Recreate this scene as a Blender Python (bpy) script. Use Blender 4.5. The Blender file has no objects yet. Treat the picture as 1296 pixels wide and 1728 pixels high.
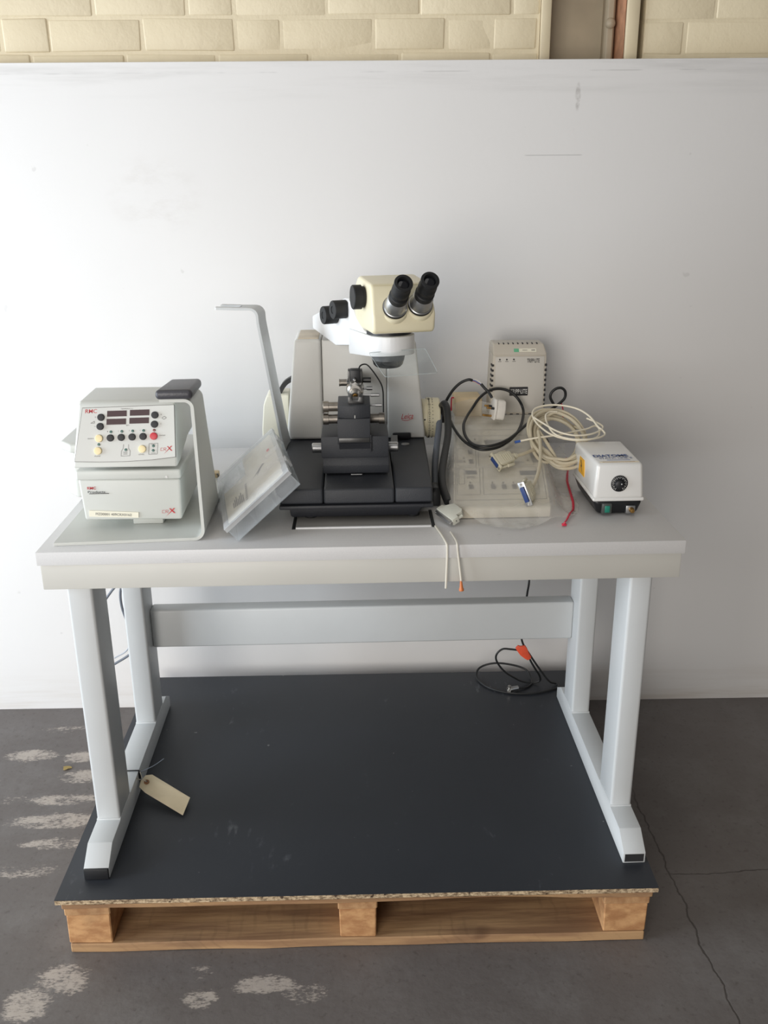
import bpy, bmesh, math, random
from mathutils import Vector, Matrix, noise
random.seed(7)
SC = bpy.context.scene
COL = SC.collection
R = math.radians

# ------------------------------------------------------------------ camera
PITCH, YAW, ROLL, FOCAL = 0.3403, 0.0285, 0.0085, 1557.7
cam_data = bpy.data.cameras.new('camera')
cam = bpy.data.objects.new('camera', cam_data)
COL.objects.link(cam)
rgt = Vector((math.cos(YAW), -math.sin(YAW), 0))
fwd_h = Vector((math.sin(YAW), math.cos(YAW), 0))
fwd = fwd_h * math.cos(PITCH) - Vector((0, 0, math.sin(PITCH)))
upv = fwd_h * math.sin(PITCH) + Vector((0, 0, math.cos(PITCH)))
cx = rgt * math.cos(ROLL) - upv * math.sin(ROLL)
cyv = rgt * math.sin(ROLL) + upv * math.cos(ROLL)
M = Matrix((cx, cyv, -fwd)).transposed().to_4x4()
M.translation = (-0.0075, -1.6292, 1.3251)
cam.matrix_world = M
cam_data.sensor_fit = 'VERTICAL'
cam_data.sensor_height = 36.0
cam_data.lens = FOCAL / 1728 * 36.0
cam_data.clip_start = 0.05
SC.camera = cam

# ------------------------------------------------------------------ light
world = bpy.data.worlds.new('world')
SC.world = world
world.use_nodes = True
bg = world.node_tree.nodes['Background']
bg.inputs[0].default_value = (1.0, 0.96, 0.92, 1)
bg.inputs[1].default_value = 0.16

def area_light(name, loc, target, sx, sy, power, color):
    d = bpy.data.lights.new(name, 'AREA')
    d.shape = 'RECTANGLE'; d.size = sx; d.size_y = sy
    d.energy = power; d.color = color
    o = bpy.data.objects.new(name, d)
    COL.objects.link(o)
    o.location = loc
    o.rotation_euler = (Vector(target) - Vector(loc)).to_track_quat('-Z', 'Y').to_euler()
    return o
# daylight through the open loading door to the left of the camera
area_light('door_daylight', (-4.2, -0.75, 1.1), (0.0, 0.4, 0.5), 2.2, 2.4, 212, (0.82, 0.91, 1.0))
# a second, weaker opening behind the camera
area_light('rear_daylight', (-1.6, -4.0, 1.2), (0.1, 0.6, 0.5), 2.4, 2.4, 126, (1.0, 0.95, 0.89))
# faint overhead fill, added without a known source in the roof
area_light('overhead_fill', (-0.7, -0.9, 4.2), (-0.3, 0.2, 0.5), 2.6, 2.6, 15, (1.0, 0.975, 0.94))

vs = SC.view_settings
vs.view_transform = 'Standard'; vs.look = 'None'
vs.exposure = -0.09; vs.gamma = 1.0; vs.use_curve_mapping = False

# ------------------------------------------------------------------ materials
def srgb(c):
    return tuple((x / 12.92 if x <= 0.04045 else ((x + 0.055) / 1.055) ** 2.4) for x in [v / 255 for v in c])

def material(name, rgb, rough=0.5, metal=0.0, vary=0.06, scale=12, bump=0.0, bscale=200, coat=0.0, spec=0.5, stretch=(1, 1, 1)):
    m = bpy.data.materials.new(name); m.use_nodes = True
    nt = m.node_tree; N = nt.nodes; Lk = nt.links
    b = N['Principled BSDF']
    c = srgb(rgb)
    b.inputs['Roughness'].default_value = rough
    b.inputs['Metallic'].default_value = metal
    b.inputs['Coat Weight'].default_value = coat
    b.inputs['Specular IOR Level'].default_value = spec
    tc = N.new('ShaderNodeTexCoord'); mp = N.new('ShaderNodeMapping')
    mp.inputs['Scale'].default_value = stretch
    Lk.new(tc.outputs['Object'], mp.inputs[0])
    nz = N.new('ShaderNodeTexNoise'); nz.inputs['Scale'].default_value = scale; nz.inputs['Detail'].default_value = 5
    Lk.new(mp.outputs[0], nz.inputs[0])
    rp = N.new('ShaderNodeValToRGB')
    rp.color_ramp.elements[0].position = 0.3; rp.color_ramp.elements[1].position = 0.7
    rp.color_ramp.elements[0].color = tuple(x * (1 - vary) for x in c) + (1,)
    rp.color_ramp.elements[1].color = tuple(min(1, x * (1 + vary)) for x in c) + (1,)
    Lk.new(nz.outputs[0], rp.inputs[0]); Lk.new(rp.outputs[0], b.inputs['Base Color'])
    if bump:
        n2 = N.new('ShaderNodeTexNoise'); n2.inputs['Scale'].default_value = bscale; n2.inputs['Detail'].default_value = 3
        Lk.new(mp.outputs[0], n2.inputs[0])
        bp = N.new('ShaderNodeBump'); bp.inputs['Strength'].default_value = bump; bp.inputs['Distance'].default_value = 0.002
        Lk.new(n2.outputs[0], bp.inputs['Height']); Lk.new(bp.outputs[0], b.inputs['Normal'])
    return m

def clear_material(name, rgb, clear, rough=0.3, crease=0.0):
    """thin milky or clear plastic: part transparent, part glossy / diffuse"""
    m = bpy.data.materials.new(name); m.use_nodes = True
    nt = m.node_tree; N = nt.nodes; Lk = nt.links
    b = N['Principled BSDF']; out = N['Material Output']
    b.inputs['Base Color'].default_value = srgb(rgb) + (1,)
    b.inputs['Roughness'].default_value = rough
    tr = N.new('ShaderNodeBsdfTransparent'); tr.inputs[0].default_value = (0.97, 0.98, 0.98, 1)
    nz = N.new('ShaderNodeTexNoise'); nz.inputs['Scale'].default_value = 14
    tc = N.new('ShaderNodeTexCoord'); Lk.new(tc.outputs['Object'], nz.inputs[0])
    mr = N.new('ShaderNodeMapRange')
    mr.inputs[1].default_value = 0.3; mr.inputs[2].default_value = 0.7
    mr.inputs[3].default_value = max(0, clear - 0.08); mr.inputs[4].default_value = min(1, clear + 0.08)
    Lk.new(nz.outputs[0], mr.inputs[0])
    mx = N.new('ShaderNodeMixShader')
    fac = mr.outputs[0]
    if crease:       # film looks milkier edge-on, where more of it is in the line of sight
        lw = N.new('ShaderNodeLayerWeight'); lw.inputs[0].default_value = .2
        sb = N.new('ShaderNodeMath'); sb.operation = 'MULTIPLY_ADD'; sb.use_clamp = True
        sb.inputs[1].default_value = -crease
        Lk.new(lw.outputs['Facing'], sb.inputs[0]); Lk.new(fac, sb.inputs[2]); fac = sb.outputs[0]
    Lk.new(fac, mx.inputs[0]); Lk.new(b.outputs[0], mx.inputs[1]); Lk.new(tr.outputs[0], mx.inputs[2])
    Lk.new(mx.outputs[0], out.inputs[0])
    return m

class Graph:
    """small helper for hand built node trees"""
    def __init__(s, name):
        s.m = bpy.data.materials.new(name); s.m.use_nodes = True
        s.N = s.m.node_tree.nodes; s.L = s.m.node_tree.links; s.b = s.N['Principled BSDF']
        tc = s.N.new('ShaderNodeTexCoord'); s.co = tc.outputs['Object']
        sp = s.N.new('ShaderNodeSeparateXYZ'); s.L.new(s.co, sp.inputs[0])
        s.x, s.y, s.z = sp.outputs
    def math(s, op, a, b=None, clamp=False):
        n = s.N.new('ShaderNodeMath'); n.operation = op; n.use_clamp = clamp
        for i, v in enumerate((a, b)):
            if v is None: continue
            if isinstance(v, (int, float)): n.inputs[i].default_value = v
            else: s.L.new(v, n.inputs[i])
        return n.outputs[0]
    def noise(s, scale, detail=4, co=None, rough=0.5):
        n = s.N.new('ShaderNodeTexNoise'); n.inputs['Scale'].default_value = scale
        n.inputs['Detail'].default_value = detail; n.inputs['Roughness'].default_value = rough
        s.L.new(co or s.co, n.inputs[0]); return n.outputs[0]
    def mapped(s, scale):
        n = s.N.new('ShaderNodeMapping'); n.inputs['Scale'].default_value = scale
        s.L.new(s.co, n.inputs[0]); return n.outputs[0]
    def step(s, v, lo, hi, a=0.0, b=1.0):
        n = s.N.new('ShaderNodeMapRange'); n.interpolation_type = 'SMOOTHSTEP'
        s.L.new(v, n.inputs[0])
        for i, k in enumerate((lo, hi, a, b)): n.inputs[i + 1].default_value = k
        return n.outputs[0]
    def mix(s, f, a, b):
        n = s.N.new('ShaderNodeMix'); n.data_type = 'RGBA'
        for sock, v in ((n.inputs[0], f), (n.inputs[6], a), (n.inputs[7], b)):
            if isinstance(v, tuple): sock.default_value = v + (1,)
            elif isinstance(v, (int, float)): sock.default_value = v
            else: s.L.new(v, sock)
        return n.outputs[2]
    def blob(s, u, v, cu, cv, hu, hv, soft=0.6):
        """soft elliptical mask in two coordinates"""
        a = s.math('POWER', s.math('DIVIDE', s.math('SUBTRACT', u, cu), hu), 2)
        b = s.math('POWER', s.math('DIVIDE', s.math('SUBTRACT', v, cv), hv), 2)
        return s.step(s.math('ADD', a, b), 1.0, 1.0 - soft)
    def bump(s, h, strength, dist=0.003):
        n = s.N.new('ShaderNodeBump'); n.inputs['Strength'].default_value = strength; n.inputs['Distance'].default_value = dist
        s.L.new(h, n.inputs['Height']); s.L.new(n.outputs[0], s.b.inputs['Normal'])
    def color(s, c): s.L.new(c, s.b.inputs['Base Color'])

def floor_material():
    g = Graph('old_concrete')
    base = g.mix(g.noise(2.2, 6), srgb((90, 85, 83)), srgb((115, 109, 106)))
    base = g.mix(g.step(g.noise(6, 9, rough=.75), .42, .72), base, srgb((114, 110, 108)))
    base = g.mix(g.math('MULTIPLY', g.step(g.noise(70, 6, rough=.7), .54, .7), .5), base, srgb((74, 68, 64)))
    patches = [(-.915, .565, .085, .030), (-.785, .552, .05, .03), (-.75, .462, .07, .03), (-.77, .365, .11, .022),
               (-.76, .283, .13, .03), (-.73, .198, .10, .022), (-.78, .105, .10, .024), (-.9, .37, .05, .02),
               (-.605, -.205, .06, .04), (-.655, -.262, .05, .045), (-.33, -.262, .035, .026), (-.21, -.232, .065, .024),
               (-.335, -.198, .03, .022), (-.82, .69, .12, .02), (-1.0, .45, .04, .02), (-.13, -.255, .05, .03)]
    mask = None
    for i, (px, py, hx, hy) in enumerate(patches):
        k = g.blob(g.x, g.y, px, py, hx * 1.35, hy * 1.4, .9)
        if i in (6, 7, 12, 13, 14, 15): k = g.math('MULTIPLY', k, .7)
        mask = k if mask is None else g.math('MAXIMUM', mask, k)
    co = g.mapped((.8, 1.9, 1))
    n = g.math('ADD', g.math('MULTIPLY', g.noise(18, 10, co, .75), .55), g.math('MULTIPLY', g.noise(120, 6, co, .7), .45))
    worn = g.step(g.math('ADD', g.math('MULTIPLY', mask, .22), n), .63, .75)
    worn = g.math('MULTIPLY', g.math('MULTIPLY', worn, g.step(mask, 0, .5)), .62)
    base = g.mix(worn, base, srgb((204, 193, 182)))
    # cracks: one running to the front right, one running right from it
    wob = g.math('MULTIPLY', g.math('SUBTRACT', g.noise(14, 4), .5), .035)
    line = g.math('ABSOLUTE', g.math('SUBTRACT', g.math('ADD', g.x, wob), .678))
    c1 = g.math('MULTIPLY', g.step(line, .0032, .0006), g.step(g.y, .42, .25))
    line2 = g.math('ABSOLUTE', g.math('SUBTRACT', g.math('ADD', g.y, wob), .041))
    c2 = g.math('MULTIPLY', g.step(line2, .0024, .0006), g.step(g.x, .66, .69))
    crack = g.math('MAXIMUM', c1, c2)
    base = g.mix(g.math('MULTIPLY', crack, .75), base, srgb((52, 46, 42)))
    g.color(base)
    g.b.inputs['Roughness'].default_value = .62
    g.bump(g.math('SUBTRACT', g.math('ADD', g.noise(60, 6), g.math('MULTIPLY', worn, .4)), g.math('MULTIPLY', crack, 1.5)), .25)
    return g.m

def panel_material():
    g = Graph('white_painted_sheet')
    base = g.mix(g.noise(1.3, 5), srgb((226, 224, 222)), srgb((234, 233, 232)))
    streak = g.noise(3, 6, g.mapped((.6, 1, 9)), .6)
    low = g.step(g.z, .16, .0)
    base = g.mix(g.math('MULTIPLY', g.math('MULTIPLY', low, g.step(streak, .4, .75)), .5), base, srgb((196, 186, 174)))
    top = g.step(g.z, 1.64, 1.74)
    base = g.mix(g.math('MULTIPLY', g.math('MULTIPLY', top, g.step(streak, .45, .75)), .35), base, srgb((170, 168, 164)))
    sm = g.math('MULTIPLY', g.blob(g.x, g.z, -.50, 1.45, .14, .11, .95), g.step(g.noise(7, 7, g.mapped((1, 1, 2)), .7), .42, .7))
    base = g.mix(g.math('MULTIPLY', sm, .22), base, srgb((184, 176, 166)))
    sc1 = g.math('MULTIPLY', g.step(g.math('ABSOLUTE', g.math('SUBTRACT', g.z, 1.534)), .0012, .0002), g.blob(g.x, g.z, .485, 1.534, .075, .1, .3))
    base = g.mix(g.math('MULTIPLY', sc1, .5), base, srgb((120, 118, 116)))
    drip = g.math('MULTIPLY', g.blob(g.x, g.z, .537, 1.665, .008, .035, .7), g.step(g.noise(60, 3), .3, .6))
    base = g.mix(g.math('MULTIPLY', drip, .4), base, srgb((130, 124, 116)))
    sc2 = g.math('MULTIPLY', g.step(g.math('ABSOLUTE', g.math('SUBTRACT', g.z, 1.7225)), .002, .0006), g.step(g.noise(7, 3), .5, .6))
    base = g.mix(g.math('MULTIPLY', sc2, .22), base, srgb((128, 126, 124)))
    dots = g.step(g.noise(26, 2), .76, .80)
    base = g.mix(g.math('MULTIPLY', dots, .18), base, srgb((150, 146, 142)))
    g.color(base); g.b.inputs['Roughness'].default_value = .55
    g.bump(g.noise(90, 4), .06)
    return g.m

def brick_paint():
    g = Graph('cream_painted_brick')
    base = g.mix(g.noise(6, 5), srgb((220, 206, 175)), srgb((229, 216, 186)))
    base = g.mix(g.math('MULTIPLY', g.step(g.noise(11, 6, g.mapped((3, 1, .5)), .7), .6, .8), .3), base, srgb((196, 180, 148)))
    g.color(base); g.b.inputs['Roughness'].default_value = .45
    g.bump(g.math('ADD', g.noise(26, 6), g.math('MULTIPLY', g.noise(140, 3), .3)), .5)
    return g.m

def wood_material(name, a, b, c, axis):
    g = Graph(name)
    s = {'x': (2, 22, 22), 'y': (22, 2, 22), 'end': (14, 14, 26)}[axis]
    co = g.mapped(s)
    ring = g.step(g.noise(1.6, 6, co, .6), .35, .65)
    base = g.mix(ring, srgb(a), srgb(b))
    knot = g.step(g.noise(1.1, 2, g.mapped((6, 9, 14))), .68, .76)
    base = g.mix(g.math('MULTIPLY', knot, .6), base, srgb(c))
    grime = g.step(g.noise(7, 5), .55, .75)
    base = g.mix(g.math('MULTIPLY', grime, .35), base, srgb((112, 92, 72)))
    if axis == 'x':      # slanted band-saw marks
        saw = g.math('SINE', g.math('MULTIPLY', g.math('ADD', g.math('ADD', g.x, g.z), g.math('MULTIPLY', g.noise(30, 3), .02)), 230))
        base = g.mix(g.math('MULTIPLY', g.math('MULTIPLY', g.step(saw, .5, 1), g.step(g.noise(8, 3), .45, .65)), .22), base, srgb((112, 86, 60)))
    g.color(base); g.b.inputs['Roughness'].default_value = .8
    g.bump(g.noise(3, 6, co), .5)
    return g.m

def laminate_material():
    g = Graph('black_laminate')
    base = g.mix(g.noise(4, 5), srgb((37, 40, 46)), srgb((47, 50, 56)))
    sc = g.math('MULTIPLY', g.step(g.noise(4, 6, rough=.7), .55, .68), g.step(g.noise(70, 4, g.mapped((1, .3, 1))), .55, .68))
    base = g.mix(g.math('MULTIPLY', sc, .4), base, srgb((120, 124, 128)))
    dots = g.step(g.noise(60, 1), .80, .83)
    base = g.mix(g.math('MULTIPLY', dots, .5), base, srgb((150, 150, 150)))
    g.color(base); g.b.inputs['Roughness'].default_value = .5
    g.bump(g.noise(300, 3), .1, .001)
    return g.m

def chip_material():
    g = Graph('raw_chipboard_edge')
    base = g.mix(g.step(g.noise(150, 4, g.mapped((.6, 1, 1.4)), .7), .35, .62), srgb((112, 92, 70)), srgb((206, 184, 152)))
    base = g.mix(g.step(g.noise(60, 3), .60, .7), base, srgb((74, 58, 44)))
    g.color(base); g.b.inputs['Roughness'].default_value = .9
    g.bump(g.noise(180, 4), .6)
    return g.m

def tabletop_material():
    g = Graph('pale_grey_laminate')
    base = g.mix(g.noise(320, 2), srgb((204, 203, 203)), srgb((214, 213, 212)))
    stain = g.math('MULTIPLY', g.blob(g.x, g.y, .19, .03, .035, .05, .9), g.step(g.noise(20, 4), .35, .65))
    base = g.mix(g.math('MULTIPLY', stain, .45), base, srgb((150, 132, 104)))
    sm = g.math('MULTIPLY', g.step(g.noise(9, 5, g.mapped((1, 1, 5)), .65), .66, .74), g.step(g.y, .01, .0))
    base = g.mix(g.math('MULTIPLY', sm, .55), base, srgb((140, 136, 132)))
    g.color(base); g.b.inputs['Roughness'].default_value = .42
    return g.m

MT = dict(
    floor=floor_material(), sheet=panel_material(), brick=brick_paint(),
    mortar=material('painted_mortar', (214, 197, 160), .55, vary=.08, scale=20, bump=.4, bscale=60),
    frame_cream=material('cream_painted_steel', (212, 198, 168), .4, vary=.08, scale=8, bump=.1),
    frame_dim=material('drab_painted_steel', (176, 164, 142), .5, vary=.12, scale=9, bump=.2, bscale=40),
    rust=material('orange_primer_edge', (176, 128, 98), .6, vary=.2, scale=40),
    wood=wood_material('pallet_wood', (146, 112, 82), (182, 146, 106), (100, 68, 46), 'x'),
    wood_y=wood_material('pallet_wood_lengthways', (164, 122, 84), (188, 148, 106), (112, 72, 46), 'y'),
    wood_end=wood_material('pallet_block_wood', (172, 124, 82), (206, 160, 112), (116, 72, 44), 'end'),
    laminate=laminate_material(), chip=chip_material(), top=tabletop_material(),
    steel_white=material('grey_white_powder_coat', (203, 206, 207), .38, vary=.015, bump=.05, bscale=400),
    apron=material('cream_white_apron', (199, 197, 190), .4, vary=.02, scale=6),
    black_plastic=material('black_plastic', (34, 35, 38), .45, vary=.1),
    deck=material('charcoal_textured_paint', (52, 55, 61), .5, vary=.08, bump=.35, bscale=700),
    deck_dark=material('dark_charcoal_paint', (40, 42, 48), .5, vary=.08, bump=.3, bscale=700),
    housing=material('warm_grey_paint', (222, 221, 216), .42, vary=.02, bump=.12, bscale=600),
    housing_top=material('stained_cream_top', (204, 192, 172), .5, vary=.1, scale=30),
    seam=material('grey_seam', (150, 148, 144), .6),
    white=material('white_enamel', (232, 233, 234), .35, vary=.01),
    cream=material('yellowed_cream_plastic', (234, 226, 196), .35, vary=.03, scale=9),
    chrome=material('polished_steel', (198, 195, 190), .3, metal=1.0, vary=.04, scale=60),
    satin=material('satin_aluminium', (190, 191, 192), .38, metal=1.0, vary=.06, scale=90, stretch=(1, 1, 8)),
    knurl=material('dull_nickel', (150, 144, 136), .4, metal=1.0, vary=.15, scale=80),
    gunmetal=material('gunmetal', (92, 92, 92), .4, metal=.9, vary=.15, scale=50),
    rubber=material('black_rubber', (26, 27, 29), .6, vary=.1),
    lens=material('dark_lens_glass', (18, 20, 26), .08, vary=.05, coat=.6),
    objective=material('grey_objective_barrel', (58, 61, 66), .45, vary=.05),
    rmc=material('light_grey_green_enamel', (206, 208, 203), .38, vary=.015, bump=.05, bscale=500),
    rmc_panel=material('pale_grey_overlay', (212, 213, 209), .45, vary=.01),
    display=material('dark_red_display', (58, 28, 34), .5, vary=.1),
    red=material('red_button', (200, 44, 58), .4, vary=.04),
    cream_button=material('cream_button', (244, 226, 178), .4, vary=.03),
    led_green=material('green_lamp_lens', (36, 92, 84), .3, vary=.1),
    led_red=material('dark_red_lamp_lens', (112, 44, 36), .3, vary=.1),
    ink_black=material('black_ink', (44, 44, 46), .6, vary=.05),
    ink_grey=material('grey_ink', (120, 118, 116), .6, vary=.05),
    ink_red=material('red_ink', (196, 52, 58), .6, vary=.05),
    ink_blue=material('blue_ink', (58, 84, 142), .6, vary=.05),
    ink_white=material('white_ink', (236, 236, 232), .6, vary=.02),
    sticker=material('cream_sticker', (240, 236, 218), .6, vary=.02),
    pad=material('grey_leatherette', (74, 74, 80), .38, vary=.08, bump=.25, bscale=350),
    tripp=material('aged_beige_plastic', (206, 199, 186), .5, vary=.02, scale=6),
    tripp_light=material('pale_beige_panel', (208, 204, 196), .5, vary=.01),
    green_label=material('green_label', (112, 190, 150), .6, vary=.04),
    keypad=material('off_white_keypad', (222, 214, 196), .5, vary=.03, scale=7),
    key=material('brown_grey_key', (84, 78, 72), .6, vary=.06),
    lcd=material('grey_display_glass', (92, 92, 92), .35, vary=.05),
    key_light=material('pale_grey_key', (172, 166, 154), .6, vary=.04),
    beige=material('beige_foam', (216, 196, 160), .8, vary=.08, scale=30),
    cable_black=material('black_cable_sheath', (30, 31, 32), .45, vary=.08),
    cable_grey=material('grey_cable_sheath', (104, 110, 120), .5, vary=.05),
    cable_pale=material('pale_grey_cable_sheath', (170, 176, 184), .5, vary=.05),
    cable_cream=material('cream_cable_sheath', (202, 192, 168), .5, vary=.04),
    cable_white=material('ivory_cable_sheath', (232, 224, 204), .45, vary=.03),
    plug_white=material('white_plug_plastic', (230, 226, 218), .4, vary=.02),
    brass=material('brass_pin', (168, 130, 74), .35, metal=.9, vary=.1),
    blue_wire=material('blue_wire', (60, 96, 170), .5, vary=.05),
    conn=material('beige_connector_shell', (206, 200, 178), .5, vary=.03),
    conn_grey=material('grey_connector_shell', (206, 206, 194), .5, vary=.03),
    conn_blue=material('blue_connector_insert', (40, 64, 120), .5, vary=.05),
    zip_red=material('red_zip_strip', (214, 40, 72), .4, vary=.05),
    dia=material('glossy_white_cover', (226, 225, 222), .22, vary=.015, coat=.3),
    dia_strip=material('yellowed_strip', (232, 218, 188), .4, vary=.03),
    dia_base=material('black_moulded_base', (24, 25, 28), .35, vary=.08),
    warn=material('yellow_warning_label', (226, 168, 44), .5, vary=.04),
    switch=material('green_rocker', (34, 132, 112), .35, vary=.06),
    switch_frame=material('smoked_switch_frame', (74, 78, 76), .35, vary=.06),
    tape=material('orange_tape', (228, 86, 54), .55, vary=.1, scale=60),
    orange_tip=material('orange_needle_hub', (206, 118, 62), .45, vary=.1),
    manila=material('manila_card', (222, 208, 178), .8, vary=.05, scale=25),
    string=material('pale_string', (196, 188, 172), .8, vary=.08),
    eyelet=material('brown_fibre_ring', (140, 98, 66), .7, vary=.1),
    leaf=material('dry_yellow_leaf', (206, 184, 124), .8, vary=.12, scale=50),
    paper=material('paper_insert', (236, 228, 212), .8, vary=.03, scale=14),
    tray_clear=clear_material('cloudy_clear_plastic', (222, 228, 234), .80, .2),
    lid_clear=clear_material('milky_lid_plastic', (240, 241, 243), .68, .18),
    acrylic=clear_material('clear_acrylic', (205, 210, 208), .93, .08),
    acrylic_edge=clear_material('acrylic_edge', (190, 200, 200), .3, .1),
    bag=clear_material('frosty_polythene', (232, 229, 222), .72, .16, .45),
    tube=clear_material('milky_silicone_tube', (232, 226, 212), .25, .3),
)

# ------------------------------------------------------------------ object helpers
ROOT = {}
def add(name, bm, mat, parent=None, smooth=35, kind=None, label=None, origin=None):
    """link a bmesh (world coordinates) as one mesh object, optionally as a child"""
    bmesh.ops.recalc_face_normals(bm, faces=bm.faces)
    me = bpy.data.meshes.new(name)
    off = Vector(origin) if origin is not None else Vector((0, 0, 0))
    if parent is not None:
        off = ROOT[parent.name]
    bmesh.ops.translate(bm, vec=-off, verts=bm.verts)
    bm.to_mesh(me); bm.free()
    for m in (mat if isinstance(mat, (list, tuple)) else [mat]): me.materials.append(m)
    if smooth:
        me.shade_smooth(); me.set_sharp_from_angle(angle=R(smooth))
    o = bpy.data.objects.new(name, me); COL.objects.link(o)
    if parent is not None:
        o.parent = parent
    else:
        o.location = off
    ROOT[o.name] = off
    if kind: o['kind'] = kind
    if label: o['label'] = label
    return o

def thing(name, label, category, loc, group=None):
    o = bpy.data.objects.new(name, None); COL.objects.link(o)
    o.empty_display_size = .05
    o.location = loc; ROOT[o.name] = Vector(loc)
    o['label'] = label; o['category'] = category
    if group: o['group'] = group
    return o

def tag(o, label, category, group=None):
    o['label'] = label; o['category'] = category
    if group: o['group'] = group
    return o

def merge(dst, src):
    me = bpy.data.meshes.new('tmp'); src.to_mesh(me); src.free()
    dst.from_mesh(me); bpy.data.meshes.remove(me); return dst

def box(x0, x1, y0, y1, z0, z1, bev=0.0, seg=2):
    bm = bmesh.new()
    bmesh.ops.create_cube(bm, size=1)
    for v in bm.verts:
        v.co = Vector((x0 + (v.co.x + .5) * (x1 - x0), y0 + (v.co.y + .5) * (y1 - y0), z0 + (v.co.z + .5) * (z1 - z0)))
    if bev: bmesh.ops.bevel(bm, geom=bm.edges[:], offset=bev, segments=seg, profile=.5, affect='EDGES')
    return bm

def prism(poly, axis, a0, a1, bev=0.0, seg=2, taper=None):
    """polygon extruded along an axis; 'x': (y,z) 'y': (x,z) 'z': (x,y)"""
    f = {'x': lambda p, a: (a, p[0], p[1]), 'y': lambda p, a: (p[0], a, p[1]), 'z': lambda p, a: (p[0], p[1], a)}[axis]
    bm = bmesh.new()
    A = [bm.verts.new(f(p, a0)) for p in poly]
    B = [bm.verts.new(f(p, a1)) for p in (taper or poly)]
    n = len(poly)
    bm.faces.new(A); bm.faces.new(B[::-1])
    for i in range(n): bm.faces.new((A[i], B[i], B[(i + 1) % n], A[(i + 1) % n]))
    bmesh.ops.recalc_face_normals(bm, faces=bm.faces)
    if bev: bmesh.ops.bevel(bm, geom=bm.edges[:], offset=bev, segments=seg, profile=.5, affect='EDGES')
    return bm

def hexa(c, bev=0.0, seg=2):
    """box from eight corners: bottom four (ccw) then top four"""
    bm = bmesh.new(); v = [bm.verts.new(p) for p in c]
    for q in ((0, 1, 2, 3), (7, 6, 5, 4), (0, 4, 5, 1), (1, 5, 6, 2), (2, 6, 7, 3), (3, 7, 4, 0)): bm.faces.new([v[i] for i in q])
    bmesh.ops.recalc_face_normals(bm, faces=bm.faces)
    if bev: bmesh.ops.bevel(bm, geom=bm.edges[:], offset=bev, segments=seg, profile=.5, affect='EDGES')
    return bm

def lathe(p0, direction, profile, seg=28, bm=None):
    """profile of (distance along, radius) revolved about an axis"""
    d = Vector(direction).normalized(); p0 = Vector(p0)
    u = d.orthogonal().normalized(); w = d.cross(u)
    bm = bm or bmesh.new(); rings = []
    for t, r in profile:
        rings.append([bm.verts.new(p0 + d * t + (u * math.cos(2 * math.pi * k / seg) + w * math.sin(2 * math.pi * k / seg)) * max(r, 1e-5)) for k in range(seg)])
    for a, b in zip(rings, rings[1:]):
        for k in range(seg): bm.faces.new((a[k], a[(k + 1) % seg], b[(k + 1) % seg], b[k]))
    bm.faces.new(rings[0][::-1]); bm.faces.new(rings[-1])
    return bm

def cyl(p0, p1, r, bev=0.0, seg=28, r1=None):
    p0, p1 = Vector(p0), Vector(p1); L = (p1 - p0).length; r1 = r if r1 is None else r1
    prof = [(0, r - bev), (bev, r), (L - bev, r1), (L, r1 - bev)] if bev else [(0, r), (L, r1)]
    return lathe(p0, p1 - p0, prof, seg)

def smooth_path(pts, n=6):
    P = [Vector(p) for p in pts]
    if len(P) < 3: return P
    out = []
    for i in range(len(P) - 1):
        a = P[i - 1] if i else P[0] * 2 - P[1]
        b, c = P[i], P[i + 1]
        d = P[i + 2] if i + 2 < len(P) else P[-1] * 2 - P[-2]
        for k in range(n):
            t = k / n
            out.append(.5 * ((2 * b) + (c - a) * t + (2 * a - 5 * b + 4 * c - d) * t * t + (3 * b - a - 3 * c + d) * t ** 3))
    out.append(P[-1]); return out

def tube(pts, r, seg=10, n=6, flat=1.0, closed_caps=True):
    P = smooth_path(pts, n)
    bm = bmesh.new(); rings = []; u = None
    for i, p in enumerate(P):
        d = (P[min(i + 1, len(P) - 1)] - P[max(i - 1, 0)]).normalized()
        if u is None: u = d.orthogonal().normalized()
        u = (u - d * u.dot(d)).normalized(); w = d.cross(u)
        rr = r(i / (len(P) - 1)) if callable(r) else r
        rings.append([bm.verts.new(p + u * math.cos(2 * math.pi * k / seg) * rr + w * math.sin(2 * math.pi * k / seg) * rr * flat) for k in range(seg)])
    for a, b in zip(rings, rings[1:]):
        for k in range(seg): bm.faces.new((a[k], a[(k + 1) % seg], b[(k + 1) % seg], b[k]))
    bm.faces.new(rings[0][::-1]); bm.faces.new(rings[-1])
    return bm

def ribbon(pts, wdir, width, thick, n=5):
    """flat strap along a path; wdir is its width direction"""
    P = smooth_path(pts, n); wv = Vector(wdir).normalized(); bm = bmesh.new(); rings = []
    for i, p in enumerate(P):
        d = (P[min(i + 1, len(P) - 1)] - P[max(i - 1, 0)]).normalized(); t = d.cross(wv).normalized()
        rings.append([bm.verts.new(p + wv * a * width / 2 + t * b * thick / 2) for a, b in ((-1, -1), (1, -1), (1, 1), (-1, 1))])
    for a, b in zip(rings, rings[1:]):
        for k in range(4): bm.faces.new((a[k], a[(k + 1) % 4], b[(k + 1) % 4], b[k]))
    bm.faces.new(rings[0][::-1]); bm.faces.new(rings[-1]); return bm

def move(bm, mtx):
    bmesh.ops.transform(bm, matrix=mtx, verts=bm.verts); return bm

def frame(o, xd, yd):
    """matrix whose local x, y follow two directions, z is their normal"""
    x = Vector(xd).normalized(); z = x.cross(Vector(yd)).normalized(); y = z.cross(x)
    m = Matrix((x, y, z)).transposed().to_4x4(); m.translation = o; return m

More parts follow.
